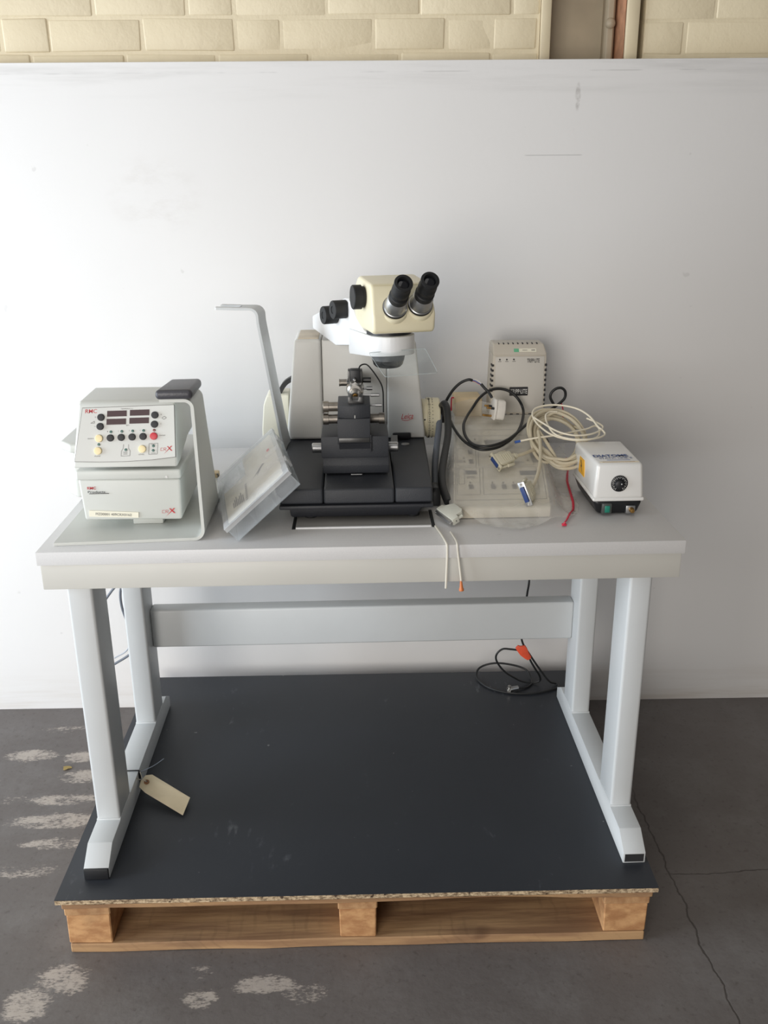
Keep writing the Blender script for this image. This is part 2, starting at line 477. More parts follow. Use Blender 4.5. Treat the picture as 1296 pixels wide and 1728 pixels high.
def lettering(text, o, xd, yd, width, height, mat, parent, shear=0.0, bold=0.0, name='lettering', thick=.00025):
    """text as thin raised mesh; o = lower left corner, fitted to width x height"""
    c = bpy.data.curves.new('txt', 'FONT'); c.body = text; c.size = 1; c.shear = shear; c.offset = bold; c.resolution_u = 3
    t = bpy.data.objects.new('txt', c); COL.objects.link(t)
    bpy.context.view_layer.update()
    me = bpy.data.meshes.new_from_object(t.evaluated_get(bpy.context.evaluated_depsgraph_get()))
    bpy.data.objects.remove(t); bpy.data.curves.remove(c)
    bm = bmesh.new(); bm.from_mesh(me); bpy.data.meshes.remove(me)
    xs = [v.co.x for v in bm.verts]; ys = [v.co.y for v in bm.verts]
    for v in bm.verts:
        v.co = Vector(((v.co.x - min(xs)) / (max(xs) - min(xs)) * width, (v.co.y - min(ys)) / (max(ys) - min(ys)) * height, thick))
    move(bm, frame(o, xd, yd))
    return add(name, bm, mat, parent, smooth=0)

# ------------------------------------------------------------------ setting
FZ = -0.1427                       # floor level; z = 0 is the top of the chipboard on the pallet
floor = add('floor', box(-4, 4, -4.5, 1.3, FZ - .1, FZ), MT['floor'], smooth=0)
floor['kind'] = 'structure'

WY = .862                          # face of the painted bricks
wall = bpy.data.objects.new('wall_back', None); COL.objects.link(wall); wall['kind'] = 'structure'; ROOT['wall_back'] = Vector((0, 0, 0))
mb = box(-4, .452, WY + .0016, 1.3, FZ, 3.0)
merge(mb, box(.708, 4, WY + .0016, 1.3, FZ, 3.0))
add('mortar', mb, MT['brick'], wall, smooth=0)
COURSE = .0765
def course(x0, x1, z0, start, pattern):
    x = start; k = 0
    while x < x1:
        w = pattern[k % len(pattern)]; a, b = max(x, x0), min(x + w - random.uniform(.003, .0065), x1)
        if b - a > .012:
            j = lambda s=.0016: random.uniform(-s, s)
            zt = z0 + COURSE - random.uniform(.003, .006)
            dy = j(.0012)
            add('brick', hexa([(a + j(), WY + dy, z0 + j()), (b + j(), WY + dy + j(.001), z0 + j()), (b, WY + .04, z0), (a, WY + .04, z0),
                               (a + j(), WY + dy, zt + j()), (b + j(), WY + dy + j(.001), zt + j()), (b, WY + .04, zt), (a, WY + .04, zt)], .005, 3), MT['brick'], wall)
        x += w; k += 1
HB, SB = .1115, .2225
zc = 1.6335
course(-1.25, .452, zc - COURSE, -1.22, [SB])
course(-1.25, .452, zc, -.84 - SB - HB + .0, [HB, SB, HB + .111 * 0, SB, SB, HB, SB, HB + .066, HB])
course(-1.25, .452, zc + COURSE, -1.17, [SB, HB + .22, HB + .11, HB, SB, SB, SB, HB, SB])
course(-1.25, .452, zc + 2 * COURSE, -1.12, [SB, HB, SB, SB])
course(-1.25, .452, zc + 3 * COURSE, -1.2, [SB, SB, HB])
course(.708, 1.6, zc - COURSE - .01, .70, [SB])
course(.708, 1.6, zc - .012, .70, [HB, SB * 1.9, SB])
course(.708, 1.6, zc + COURSE - .012, .66, [SB, SB * 1.3, SB])
course(.708, 1.6, zc + 2 * COURSE - .012, .70, [HB, SB, SB])
course(.708, 1.6, zc + 3 * COURSE - .012, .66, [SB])

# steel column standing in the slot between the two brick piers
trim = bpy.data.objects.new('trim_1', None); COL.objects.link(trim); trim['kind'] = 'structure'; ROOT['trim_1'] = Vector((0, 0, 0))
add('web_plate', box(.44, .70, .955, .965, FZ, 3.0), MT['frame_dim'], trim)
add('flange', box(.4535, .478, .855, .957, FZ, 3.0, .003), MT['frame_cream'], trim)
add('flange', box(.660, .692, .85, .957, FZ, 3.0, .004), MT['frame_cream'], trim)
add('flange_edge', box(.6565, .6580, .855, .955, FZ, 3.0), MT['rust'], trim)
add('channel', prism([(.626, .955), (.626, .93), (.632, .922), (.646, .922), (.652, .93), (.652, .955)], 'z', FZ, 3.0, .002), MT['frame_dim'], trim)
add('bolt_head', lathe((.639, .923, 1.700), (0, -1, 0), [(0, .013), (.004, .012), (.008, .008), (.01, .001)], 20), MT['frame_dim'], trim)

# ------------------------------------------------------------------ white sheet behind the bench
byaw = -.0149
sheet_bm = box(-1.55, 1.55, 0, .022, 0, 1.7472, .0025)
move(sheet_bm, Matrix.Translation((0, .7916, FZ)) @ Matrix.Rotation(byaw, 4, 'Z'))
sh = add('backdrop_sheet', sheet_bm, MT['sheet'], origin=(0, .7916, FZ))
tag(sh, 'large scuffed white painted sheet standing on the floor against the cream brick wall', 'panel')

# ------------------------------------------------------------------ pallet and chipboard
PM = Matrix.Translation((-.0232, -.1547, 0)) @ Matrix.Rotation(-.0104, 4, 'Z')
pal = thing('pallet', 'rough pine pallet on the concrete floor carrying the black board', 'pallet', (-.0232, -.1547, FZ))
def pallet_piece(name, x0, x1, y0, y1, z0, z1, mat):
    bm = box(x0, x1, y0, y1, z0, z1, .0022, 1)
    bmesh.ops.subdivide_edges(bm, edges=[e for e in bm.edges if e.calc_length() > .25], cuts=14)
    if name == 'deck_board' and y0 < .01:      # waney lower edge of the front board
        for v in bm.verts:
            if v.co.z < z0 + .004 and v.co.y < y0 + .02 and .06 < v.co.x < .48: v.co.z += .0075 * math.sin(math.pi * (v.co.x - .06) / .42) ** 2
    for v in bm.verts: v.co += Vector((noise.noise(v.co * 9), noise.noise(v.co * 9 + Vector((5, 0, 0))), noise.noise(v.co * 7 + Vector((0, 9, 0))))) * .0022
    return add(name, move(bm, PM), mat, pal, smooth=30)
CT = -.0126
for y0, y1 in ((.008, .118), (.16, .26), (.30, .40), (.45, .55), (.60, .70), (.745, .855)):
    pallet_piece('deck_board', -.592, .592, y0, y1, CT - .018, CT - .0005, MT['wood'])
BX = ((-.589, -.497), (-.041, .037), (.496, .588))
for x0, x1 in BX:
    pallet_piece('stringer_board', x0, x1, .010, .853, CT - .036, CT - .0185, MT['wood_y'])
    for y0, y1 in ((.012, .115), (.38, .48), (.75, .852)):
        pallet_piece('block', x0 + .002, x1 - .002, y0, y1, FZ + .0225, CT - .0365, MT['wood_end'])
for y0, y1 in ((.010, .122), (.375, .485), (.745, .855)):
    pallet_piece('bottom_board', -.585, .585, y0, y1, FZ + .0004, FZ + .022, MT['wood'])

cs = thing('chipboard_sheet', 'black laminated chipboard sheet lying on the pallet under the bench', 'board', (-.0232, -.1547, CT))
add('laminate_face', move(box(-.6, .6, 0, .875, -.0016, 0, 0), PM), MT['laminate'], cs, smooth=0)
cb = box(-.6, .6, 0.0008, .875, CT + .0002, -.0016)
bmesh.ops.subdivide_edges(cb, edges=cb.edges[:], cuts=30)
for v in cb.verts:
    if v.co.z < -.006: v.co += Vector((0, noise.noise(v.co * 60) * .0015, 0))
add('chipboard_core', move(cb, PM), MT['chip'], cs, smooth=0)

# ------------------------------------------------------------------ bench
H, W, D = .6792, 1.2359, .7184
TS, AI, AH = .027, .0042, .0518
ZB = H - TS; ZA = ZB - AH
bench = thing('work_bench', 'pale grey steel framed bench with thick top standing on the black board', 'bench', (0, .24, 0))
add('bench_top', box(-W / 2, W / 2, 0, D, ZB, H, .0012), MT['top'], bench)
add('apron', box(-W / 2 + AI, W / 2 - AI, AI, D - AI, ZA, ZB - .0004, .0025), MT['apron'], bench)
add('inset_plate', box(-.1345, .1365, .1075, .19, H - .004, H + .0018, .0005), MT['seam'], bench)
add('plate_edge', box(-.1345, .1365, .1005, .1072, H - .004, H + .0030, .0012), MT['white'], bench, label='bright front edge of the inset plate')
add('gap_shade_strip', box(-.1425, -.136, .0985, .20, H - .004, H + .0015, .0006), MT['rubber'], bench)  # dark strips at both ends stand in for the shaded open gap
add('gap_shade_strip', box(.138, .1445, .0985, .20, H - .004, H + .0015, .0006), MT['rubber'], bench)
HF = .0535
LX = ((-.5783, -.5283), (.5242, .5695))
for i, (x0, x1) in enumerate(LX):
    for y0 in (.0264, .4009):
        add('leg', box(x0, x1, y0, y0 + .0929, HF - .0005, ZA + .0005, .006, 3), MT['steel_white'], bench)
        wl = box(x0 - .0005, x1 + .0005, y0 - .001, y0 + .0939, HF - .0015, HF + .003, .0015)
        add('weld_seam', wl, MT['steel_white'], bench)
    # foot rail: box section with a ramped nose; shade inside the open right end is a dark plate
    rail = prism([(-.0887, .0004), (-.0887, .025), (-.046, HF), (.53, HF), (.5705, .03), (.5705, .0004)], 'x', x0 - .0003, x1 + .0003, .0012)
    fr = add('foot_rail', rail, MT['steel_white'], bench)
    if i == 0:
        add('end_cap', box(x0 + .0006, x1 - .0006, -.0945, -.0882, .001, .0248, .001), MT['black_plastic'], bench, label='black plastic end cap')
    else:
        add('mouth_shade', box(x0 + .003, x1 - .003, -.08905, -.0882, .0035, .0222), MT['ink_black'], bench, label='dark plate standing in for the shaded open end of the tube')
add('stretcher', box(-.5288, .5247, .4505, .4935, .2393, .3409, .005, 3), MT['steel_white'], bench)

# ------------------------------------------------------------------ RMC controller with arm-rest bracket
rm = thing('cryo_controller', 'light grey control unit with button panel and dark armrest, left end of bench', 'control unit', (-.45, .2, H))
ang = R(3.3)
# bent plate: foot on the bench, upright at the right, shelf at the top (profile in x,z swept over depth)
def bent(profile, thick):
    """offset polyline into a strip polygon"""
    P = [Vector((a, b)) for a, b in profile]; L = []; Rr = []
    for i, p in enumerate(P):
        d = (P[min(i + 1, len(P) - 1)] - P[max(i - 1, 0)]).normalized(); n = Vector((-d.y, d.x))
        L.append(p + n * thick / 2); Rr.append(p - n * thick / 2)
    return L, Rr
def arc(cx_, cz_, r, a0, a1, n=7):
    return [(cx_ + r * math.cos(R(a0 + (a1 - a0) * k / n)), cz_ + r * math.sin(R(a0 + (a1 - a0) * k / n))) for k in range(n + 1)]
xr, th = -.3092, .006
prof = [(-.592, H + .0035)] + arc(xr - .018, H + .0035 + .018, .018, -90, 0) + arc(xr - .016 - .002, .953 - .014, .015, 0, 90) + [(-.372, .954)]
Lp, Rp = bent(prof, th)
bm = bmesh.new()
def depth_front(x, z):
    t = min(1, max(0, (z - H) / .27)); return .0315 + (x + .592) * .057 if z < H + .012 else .048 + .004 * t
def depth_back(x, z):
    return .45 if z < H + .006 else .248 - .093 * min(1, max(0, (z - H) / .276))
rows = []
for a, b in zip(Lp, Rp):
    z = min(a.y, b.y); xm = (a.x + b.x) / 2
    rows.append([bm.verts.new(q) for q in ((a.x, depth_front(xm, z), a.y), (b.x, depth_front(xm, z), b.y), (b.x, depth_back(xm, z), b.y), (a.x, depth_back(xm, z), a.y))])
for r0, r1 in zip(rows, rows[1:]):
    for k in range(4): bm.faces.new((r0[k], r0[(k + 1) % 4], r1[(k + 1) % 4], r1[k]))
bm.faces.new(rows[0][::-1]); bm.faces.new(rows[-1])
br = add('bracket', bm, MT['rmc'], rm, smooth=40)
pad = prism([(-.3775, .043), (-.3095, .045), (-.3085, .156), (-.368, .152)], 'z', .9572, .9755, .0075, 4)
add('armrest_pad', pad, MT['pad'], rm, smooth=60, label='dark grey padded armrest')
# lower box
add('lower_box', hexa([(-.549, .104, .705), (-.359, .104, .703), (-.363, .36, .705), (-.545, .36, .705),
                       (-.5535, .102, .790), (-.3555, .102, .788), (-.36, .37, .79), (-.55, .37, .79)], .005, 3), MT['rmc'], rm)
add('box_lid', box(-.556, -.3535, .0995, .372, .7885, .8085, .004, 3), MT['rmc'], rm)
add('foot', box(-.462, -.402, .13, .33, H + .0067, .7055, .002), MT['rmc'], rm)
add('rear_housing', prism([(-.648, .335), (-.622, .305), (-.40, .305), (-.40, .47), (-.648, .47)], 'z', H + .006, .79, .006, 3), MT['rmc'], rm)
add('rear_lid', prism([(-.654, .332), (-.625, .299), (-.40, .299), (-.40, .474), (-.654, .474)], 'z', .788, .808, .005, 3), MT['rmc'], rm)
# control head: wedge with leaning face
P0 = Vector((0, .074, .824)); S = Vector((0, .031, .114)).normalized(); NF = Vector((1, 0, 0)).cross(S)   # NF points out of the face
def face(x, v, out=0.0): return Vector((x, 0, 0)) + P0 + S * v + NF * out
hp = [(.0745, .8205), (.1055, .9395), (.115, .9435), (.252, .940), (.262, .934), (.262, .85), (.205, .848), (.112, .8235)]
hb = prism(hp, 'x', -.552, -.3525)
for v in hb.verts:      # narrower towards the top, as in the photo
    t = (v.co.z - .8205) / .12
    v.co.x += (.016 * t if v.co.x < -.45 else -.001 * t) + (-.008 if v.co.x < -.45 and v.co.y > .2 else 0)
bmesh.ops.bevel(hb, geom=[e for e in hb.edges], offset=.005, segments=3, profile=.5, affect='EDGES')
add('control_head', hb, MT['rmc'], rm)
add('neck', box(-.53, -.375, .13, .25, .8075, .85, .003), MT['black_plastic'], rm)
fp = bmesh.new()
pts = [(-.5276, .1108), (-.3557, .1145), (-.3562, .0165), (-.40, .0117), (-.45, .0092), (-.50, .0090), (-.5465, .0105)]
def plate(pts, out0, out1, fn=face):
    bm = bmesh.new(); A = [bm.verts.new(fn(a, b, out0)) for a, b in pts]; B = [bm.verts.new(fn(a, b, out1)) for a, b in pts]
    bm.faces.new(A); bm.faces.new(B[::-1])
    for i in range(len(pts)): bm.faces.new((A[i], A[(i + 1) % len(pts)], B[(i + 1) % len(pts)], B[i]))
    return bm
fp.free()
grow = lambda P, d: [(a + (d if a > -.45 else -d), b + (d if b > .06 else -d)) for a, b in P]
add('panel_rim', plate(grow(pts, .0009), -.003, .0006), MT['ink_grey'], rm, smooth=0)
cpn = add('control_panel', plate(pts, -.002, .0012), MT['rmc_panel'], rm, smooth=0)
for x, v in ((-.4637, .0996), (-.4208, .1008), (-.4655, .0844), (-.4223, .0858)):
    add('display', plate([(x - .0185, v - .0055), (x + .0182, v - .0050), (x + .0188, v + .0060), (x - .0178, v + .0055)], .0005, .0018), MT['display'], cpn, smooth=0)
def button(x, v, r, mat, h=.0042, name='button'):
    o = face(x, v, .001)
    return add(name, lathe(o, NF, [(0, r), (h * .7, r), (h * .92, r * .9), (h, r * .62)], 24), mat, cpn)
for x, v in ((-.4936, .0931), (-.4958, .0758), (-.392, .096), (-.3934, .0785), (-.4775, .0539), (-.457, .0546), (-.4364, .0551), (-.4158, .0557)):
    button(x, v, .0067, MT['ink_black'])
button(-.3954, .0561, .0070, MT['red'])
for x, v in ((-.4988, .0533), (-.5016, .0297), (-.4181, .0321)): button(x, v, .0072, MT['cream_button'])
for x, v in ((-.4761, .0654), (-.4555, .0659), (-.435, .0664), (-.4144, .0669), (-.4998, .0418), (-.4492, .031), (-.3969, .0375), (-.3976, .029)):
    button(x, v, .0026, MT['led_green'], .0016, 'indicator')
button(-.3943, .0674, .0026, MT['led_red'], .0016, 'indicator')
def ptext(t, x, v, w, h, mat, **k): return lettering(t, face(x, v, .0014), (1, 0.02, 0), S, w, h, mat, cpn, **k)
ptext('RMC', -.523, .1012, .0225, .0075, MT['ink_red'], shear=.1, bold=.002)
ptext('TEMPERATURE', -.456, .1075, .028, .0022, MT['ink_grey'])
ptext('SET', -.4472, .0763, .0062, .0021, MT['ink_grey'])
ptext('SILENCE', -.5205, .0522, .0118, .0021, MT['ink_grey'])
ptext('PUMP', -.5085, .0185, .0110, .0025, MT['ink_grey'])
ptext('LEVEL', -.4255, .0207, .0112, .0025, MT['ink_grey'])
ptext('STANDBY', -.3855, .0562, .0125, .0021, MT['ink_grey'])
for k, (x, v) in enumerate(((-.4830, .0650), (-.4625, .0655), (-.4420, .0660), (-.4214, .0665))): ptext(str(k + 1), x, v, .0012, .0022, MT['ink_grey'])
for x, v in ((-.5055, .0925), (-.3815, .0955)): ptext('+', x, v, .0026, .0026, MT['ink_grey'])
for x, v in ((-.5070, .0758), (-.3830, .0790)): ptext('-', x, v, .0026, .0006, MT['ink_grey'])
def pline(P, r=.00035, closed=True, fn=face):
    bm = bmesh.new()
    Q = P + [P[0]] if closed else P
    for (a, b), (c, d) in zip(Q, Q[1:]):
        e = Vector((c - a, d - b)); n = Vector((-e.y, e.x)).normalized() * r
        bm.faces.new([bm.verts.new(fn(p[0], p[1], .0016)) for p in ((a + n.x, b + n.y), (c + n.x, d + n.y), (c - n.x, d - n.y), (a - n.x, b - n.y))])
    return bm
om = pline([(-.4531, .0414), (-.454, .0345), (-.4577, .0283), (-.4587, .0193), (-.4421, .0197), (-.4413, .0294), (-.444, .0337), (-.4437, .0413)], closed=False)
merge(om, pline([(-.4049, .0421), (-.3883, .0425), (-.3903, .0221), (-.4064, .0216)]))
merge(om, pline([(-.5135, .0822), (-.5065, .0822), (-.5065, .0862)]))
merge(om, pline([(-.379, .0905), (-.374, .0935), (-.3705, .0905), (-.3755, .0875)]))
for v in (.0268, .0248, .0228): merge(om, pline([(-.4545, v), (-.4465, v)], closed=False))
for v in (.0405, .0239): merge(om, pline([(-.4015, v), (-.393, v)], closed=False))
add('printed_outline', om, MT['ink_grey'], cpn, smooth=0, kind='stuff')
def crx(fn, x, v, w, h, parent):
    xd = (fn(1, 0, 0) - fn(0, 0, 0)); yd = (fn(0, 1, 0) - fn(0, 0, 0))
    k = lambda a, b: (x + a * w, v + b * h)
    # outlined CR
    o2 = pline([k(.22, .72), k(.03, .72), k(0, .42), k(.2, .42)], .00028, False, fn)
    merge(o2, pline([k(.26, .40), k(.28, .73), k(.46, .73), k(.45, .58), k(.29, .58), k(.45, .41)], .00028, False, fn))
    bm = o2
    for P in ([k(.54, .92), k(.64, .92), k(1.0, .38), k(.88, .38)], [k(.88, .95), k(1.0, .95), k(.62, .45), k(.25, .02), k(.55, .45)]):
        bm.faces.new([bm.verts.new(fn(a, b, .0016)) for a, b in P])
    add('logo', bm, MT['ink_red'], parent, smooth=0)
crx(face, -.3835, .0215, .0225, .0165, cpn)
lb = bpy.data.objects['lower_box']
flat_low = lambda x, v, out=0.0: Vector((x, .1035 - out - (v - .705) * .022, v))
crx(flat_low, -.3965, .7105, .0265, .0185, lb)
lettering('RMC', (-.5368, .1007, .7695), (1, 0, 0), (0, -.02, 1), .0165, .0058, MT['ink_red'], lb, bold=.012)
lettering('Products', (-.5365, .1009, .7622), (1, 0, 0), (0, -.02, 1), .0335, .0046, MT['ink_black'], lb, bold=.002)
add('underline', box(-.5345, -.4965, .1005, .1030, .7605, .7611), MT['ink_black'], lb, smooth=0)
st = add('serial_sticker', hexa([(-.5395, .1016, .7135), (-.4435, .1016, .7092), (-.4435, .1036, .7092), (-.5395, .1036, .7135),
                                 (-.5385, .1012, .7262), (-.4425, .1012, .7205), (-.4425, .1036, .7205), (-.5385, .1036, .7262)]), MT['sticker'], rm, smooth=0)
lettering('PIZ00001 409CRX0162', (-.5265, .1008, .7165), (1, 0, -.05), (0, -.02, 1), .070, .0052, MT['ink_grey'], st)
add('key_hole', cyl((-.381, .0998, .7935), (-.381, .0985, .7935), .0022), MT['satin'], bpy.data.objects['box_lid'])
for z in (.735, .745, .757): add('hinge_bolt', cyl((-.3555, .33, z), (-.345, .33, z), .003), MT['satin'], rm)

# ------------------------------------------------------------------ ultramicrotome with stereo microscope
um = thing('ultramicrotome', 'grey and charcoal microtome with cream binocular microscope, centre of bench', 'microtome', (-.01, .35, H))
add('lower_base', hexa([(-.147, .153, H + .006), (.112, .153, H + .006), (.112, .60, H + .006), (-.147, .60, H + .006),
                        (-.150, .148, .712), (.126, .148, .712), (.126, .60, .712), (-.150, .60, .712)], .004, 2), MT['deck_dark'], um)
for x in (-.107, .104):
    for y in (.172, .52): add('rubber_foot', lathe((x, y, H + .0003), (0, 0, 1), [(0, .013), (.004, .014), (.008, .012)], 20), MT['rubber'], um)
add('base_lip', box(-.1685, .143, .130, .62, .709, .7178, .003, 2), MT['deck_dark'], um)
zd = lambda y: .7515 + (y - .135) * .008
def deck(x0, x1, y0, dz=0.0, xb0=None, xb1=None):
    xb0 = x0 if xb0 is None else xb0; xb1 = x1 if xb1 is None else xb1
    return hexa([(x0, y0, .719), (x1, y0, .719), (xb1, .62, .719), (xb0, .62, .719),
                 (x0, y0 + .001, .7515 + dz), (x1, y0 + .001, .7515 + dz), (xb1, .62, .757 + dz), (xb0, .62, .757 + dz)], .005, 3)
add('deck_panel', deck(-.1655, -.0795, .1345, 0, -.1765), MT['deck'], um)
add('deck_panel', deck(.0655, .1415, .1345, 0, .0655, .1545), MT['deck'], um)
add('deck_panel', deck(-.0785, .0645, .1335, -.0005), MT['deck'], um)
add('deck_mark', box(-.023, .000, .2145, .2165, .7555, .7572), MT['satin'], um)
# housing behind the deck
def housing(name, xb0, xb1, xt0, xt1, y0, y1, z1, mat, bev=.006):
    return add(name, hexa([(xb0, y0, .757), (xb1, y0, .757), (xb1, y1, .757), (xb0, y1, .757),
                           (xt0, y0 + .004, z1), (xt1, y0 + .004, z1), (xt1, y1, z1), (xt0, y1, z1)], bev, 4), mat, um)
hl = housing('housing_side', -.1765, -.0885, -.1500, -.0885, .4975, .665, .992, MT['housing'], .008)
hc = housing('housing_front', -.0872, .0618, -.0872, .0618, .5035, .66, .990, MT['housing'], .003)
hr = housing('housing_side', .0630, .1530, .0630, .1300, .4985, .665, .985, MT['housing'], .005)
add('stained_cap', box(-.142, -.094, .515, .645, .991, .9945, .0015), MT['housing_top'], hl, label='tan stained top of the housing')
lettering('Leica', (.0955, .4978, .8035), (1, 0, .06), (0, .02, 1), .029, .0125, MT['ink_red'], hr, shear=.45, bold=.002)
add('underline', tube([(.097, .4978, .8015), (.108, .4975, .8000), (.124, .4978, .8045)], .0006, 6), MT['ink_red'], hr)
# handwheel on the right
hw = add('handwheel', lathe((.147, .56, .792), (1, 0, 0), [(0, .041), (.001, .045), (.012, .0455), (.0125, .0485), (.041, .0475), (.044, .045), (.044, .01)], 48), MT['cream'], um)
tk = bmesh.new()
for k in range(-16, 17):
    a = R(k * 5.2); L = .006 if k % 5 == 0 else .0035
    rr = .0489
    c = Vector((.164, .56 - rr * math.cos(a), .792 + rr * math.sin(a)))
    merge(tk, box(c.x - L / 2, c.x + L / 2, c.y - .0006, c.y + .0006, c.z - .00045, c.z + .00045))
    if k % 2 == 0:
        merge(tk, box(c.x + .007, c.x + .009, c.y - .0006, c.y + .0008, c.z - .0005, c.z + .0005))
add('scale_mark', tk, MT['ink_black'], hw, smooth=0, kind='stuff')
add('index_dot', cyl((.153, .5152, .797), (.153, .5138, .797), .0018), MT['ink_black'], hw)
add('crank_hub', lathe((.190, .56, .80), (1, 0, 0), [(0, .022), (.012, .022), (.016, .018)], 28), MT['rubber'], hw)
# stage blocks
add('stage_block', box(-.0835, .0562, .216, .345, .792, .838, .0025), MT['deck'], um)
add('stage_base', prism([(.222, .7565), (.219, .775), (.2225, .7915), (.335, .7915), (.335, .7565)], 'x', -.081, .0568, .002), MT['deck'], um)
for s, x in ((-1, -.0835), (1, .0562)):
    add('stage_knob', lathe((x, .262, .802), (s, 0, 0), [(0, .0104), (.002, .0106), (.0195, .0106), (.021, .0095)], 24), MT['satin'], um)
cb_ = add('carriage', box(-.0487, .0182, .2085, .315, .822, .877, .0015), MT['deck'], um)
add('front_strip', box(-.0462, .0172, .2068, .2087, .8275, .8365, .0004), MT['gunmetal'], cb_)
add('front_foot', prism([(.2095, .8215), (.2068, .8265), (.225, .8265), (.225, .812), (.2125, .812)], 'x', -.0462, .0182), MT['deck_dark'], cb_)
add('side_plate', box(.0183, .0205, .2095, .30, .806, .842, .0005), MT['deck_dark'], cb_)
arcp = [(.019 - .0665 * k / 12, .2145 - .008 * math.sin(math.pi * k / 12)) for k in range(13)]
add('rotating_block', prism(arcp + [(-.0475, .305), (.019, .305)], 'z', .8775, .9035, .001), MT['deck'], um)
add('index_line', box(-.0135, -.0122, .2055, .2068, .8785, .8845), MT['ink_white'], cb_, smooth=0)
for s, x, z, L in ((-1, -.0487, .866, .031), (1, .0182, .866, .031), (-1, -.048, .892, .031)):
    add('clamp_knob', lathe((x, .255, z), (s, 0, 0), [(0, .0098), (L - .012, .0098), (L - .0119, .0118), (L - .001, .0118), (L, .0108)], 24), MT['knurl'], um)
add('knife_holder', prism([(-.0262, .9035), (-.0262, .918), (-.0195, .918), (-.0175, .911), (-.006, .911), (-.0045, .918), (.0045, .918), (.0055, .9035)], 'y', .225, .262, .0006), MT['gunmetal'], um)
add('holder_screw', lathe((.0, .232, .9145), (0, -1, 0), [(0, .003), (.003, .003), (.0035, .002)], 14), MT['chrome'], um)
for z, y, L, x in ((.9165, .25, .034, .005), (.8975, .24, .026, .018)):
    add('clamp_lever', lathe((x, y, z), (1, 0, 0), [(0, .0022), (L * .45, .0022), (L * .46, .0036), (L - .001, .0036), (L, .0028)], 14), MT['satin'], um)
# specimen arm
arm = add('specimen_arm', cyl((-.0115, .33, .908), (-.0115, .52, .908), .014, .002), MT['gunmetal'], um)
add('arm_collar', lathe((-.0115, .362, .922), (0, -1, 0), [(0, .0175), (.010, .0175), (.012, .016)], 32), MT['rubber'], arm)
add('chuck_body', lathe((-.0115, .345, .915), (0, -1, 0), [(0, .016), (.008, .0195), (.03, .0195), (.042, .017), (.046, .0125)], 10), MT['chrome'], arm)
add('chuck_nose', lathe((-.0115, .301, .909), (0, -1, -.1), [(0, .0125), (.006, .0118), (.016, .0092), (.0185, .0085), (.0186, .006), (.012, .005)], 24), MT['chrome'], arm)
add('chuck_jaw', box(-.0165, -.0065, .2832, .2848, .9035, .9125, .0006), MT['brass'], arm)
add('clamp_block', box(-.022, .0005, .318, .345, .930, .9555, .002), MT['black_plastic'], arm)
add('clamp_arm', box(-.0015, .0045, .322, .350, .924, .9535, .0015), MT['gunmetal'], arm)
add('clamp_arm', box(-.0265, -.0205, .322, .350, .928, .9535, .0015), MT['gunmetal'], arm)
add('clamp_screw', cyl((-.0125, .318, .938), (-.0125, .309, .936), .0028, .0005, 14), MT['satin'], arm)
add('side_knob', lathe((-.029, .33, .927), (-1, 0, 0), [(0, .0072), (.014, .0072), (.0145, .0078), (.0165, .0078)], 20), MT['knurl'], arm)
add('side_knob', lathe((.005, .34, .930), (1, 0, 0), [(0, .0058), (.018, .0058)], 20), MT['gunmetal'], arm)
add('clamp_lever', lathe((.005, .315, .917), (1, 0, 0), [(0, .0025), (.008, .0025), (.0082, .0042), (.020, .0042)], 14), MT['satin'], arm)
add('sensor_cable', tube([(-.004, .325, .950), (-.0005, .33, .9615), (.009, .335, .9650), (.018, .335, .961), (.032, .335, .943), (.0445, .335, .922), (.0485, .335, .905), (.049, .335, .88), (.049, .33, .838)], .0016, 8), MT['cable_black'], arm)
# deck fittings
add('cap', lathe((.103, .45, .7555), (0, 0, 1), [(0, .0095), (.0012, .0095), (.0016, .008)], 28), MT['seam'], um)
add('cable_block', box(.075, .118, .487, .497, .757, .772, .003), MT['black_plastic'], um)
add('label_tab', hexa([(.071, .470, .7560), (.086, .470, .7560), (.086, .486, .7560), (.071, .486, .7560), (.070, .470, .7566), (.086, .470, .7566), (.086, .487, .768), (.071, .487, .768)]), MT['seam'], um, smooth=0)
# supporting arm with a forked shelf, fixed to the left side of the base
sp = [(-.1745, .715)] + [(-.1745, .745), (-.183, .79), (-.2205, 1.040)] + arc(-.2385, 1.0535, .0175, 12, 88, 6) + [(-.262, 1.0715), (-.305, 1.0735)]
Lp, Rp = bent(sp, .0055)
bm = bmesh.new(); rows = []
for a, b in zip(Lp, Rp):
    z = a.y; y1 = .545 if z > .76 else .52
    if z > .8: y1 = .545
    y1 = .448 + (.060 if z > 1.02 else .060)
    rows.append([bm.verts.new(q) for q in ((a.x, .448, a.y), (b.x, .448, b.y), (b.x, y1, b.y), (a.x, y1, a.y))])
for r0, r1 in zip(rows[:-2], rows[1:-1]):
    for k in range(4): bm.faces.new((r0[k], r0[(k + 1) % 4], r1[(k + 1) % 4], r1[k]))
bm.faces.new(rows[0][::-1])
for v in rows[-1]: bm.verts.remove(v)
bm.faces.new(rows[-2])
for v in bm.verts: v.co.x += -.003 + (v.co.y - .448) * .17; v.co.y -= .014
sa = add('support_arm', bm, MT['steel_white'], um, smooth=40, label='bent grey plate arm with a forked end')
fk = [(-.262, .448), (-.310, .448), (-.313, .451), (-.313, .464), (-.280, .464)] + [(-.273 + .0 + .013 * math.cos(R(t)) * .9, .478 + .014 * math.sin(R(t))) for t in (-60, -25, 10, 45, 60)] + [(-.280, .492), (-.313, .492), (-.313, .505), (-.310, .508), (-.262, .508)]
fb = prism(fk, 'z', -.00275, .00275)
for v in fb.verts: v.co.z += 1.0715 + (-.262 - v.co.x) * .035; v.co.x += -.003 + (v.co.y - .448) * .17; v.co.y -= .014
add('fork', fb, MT['steel_white'], sa)
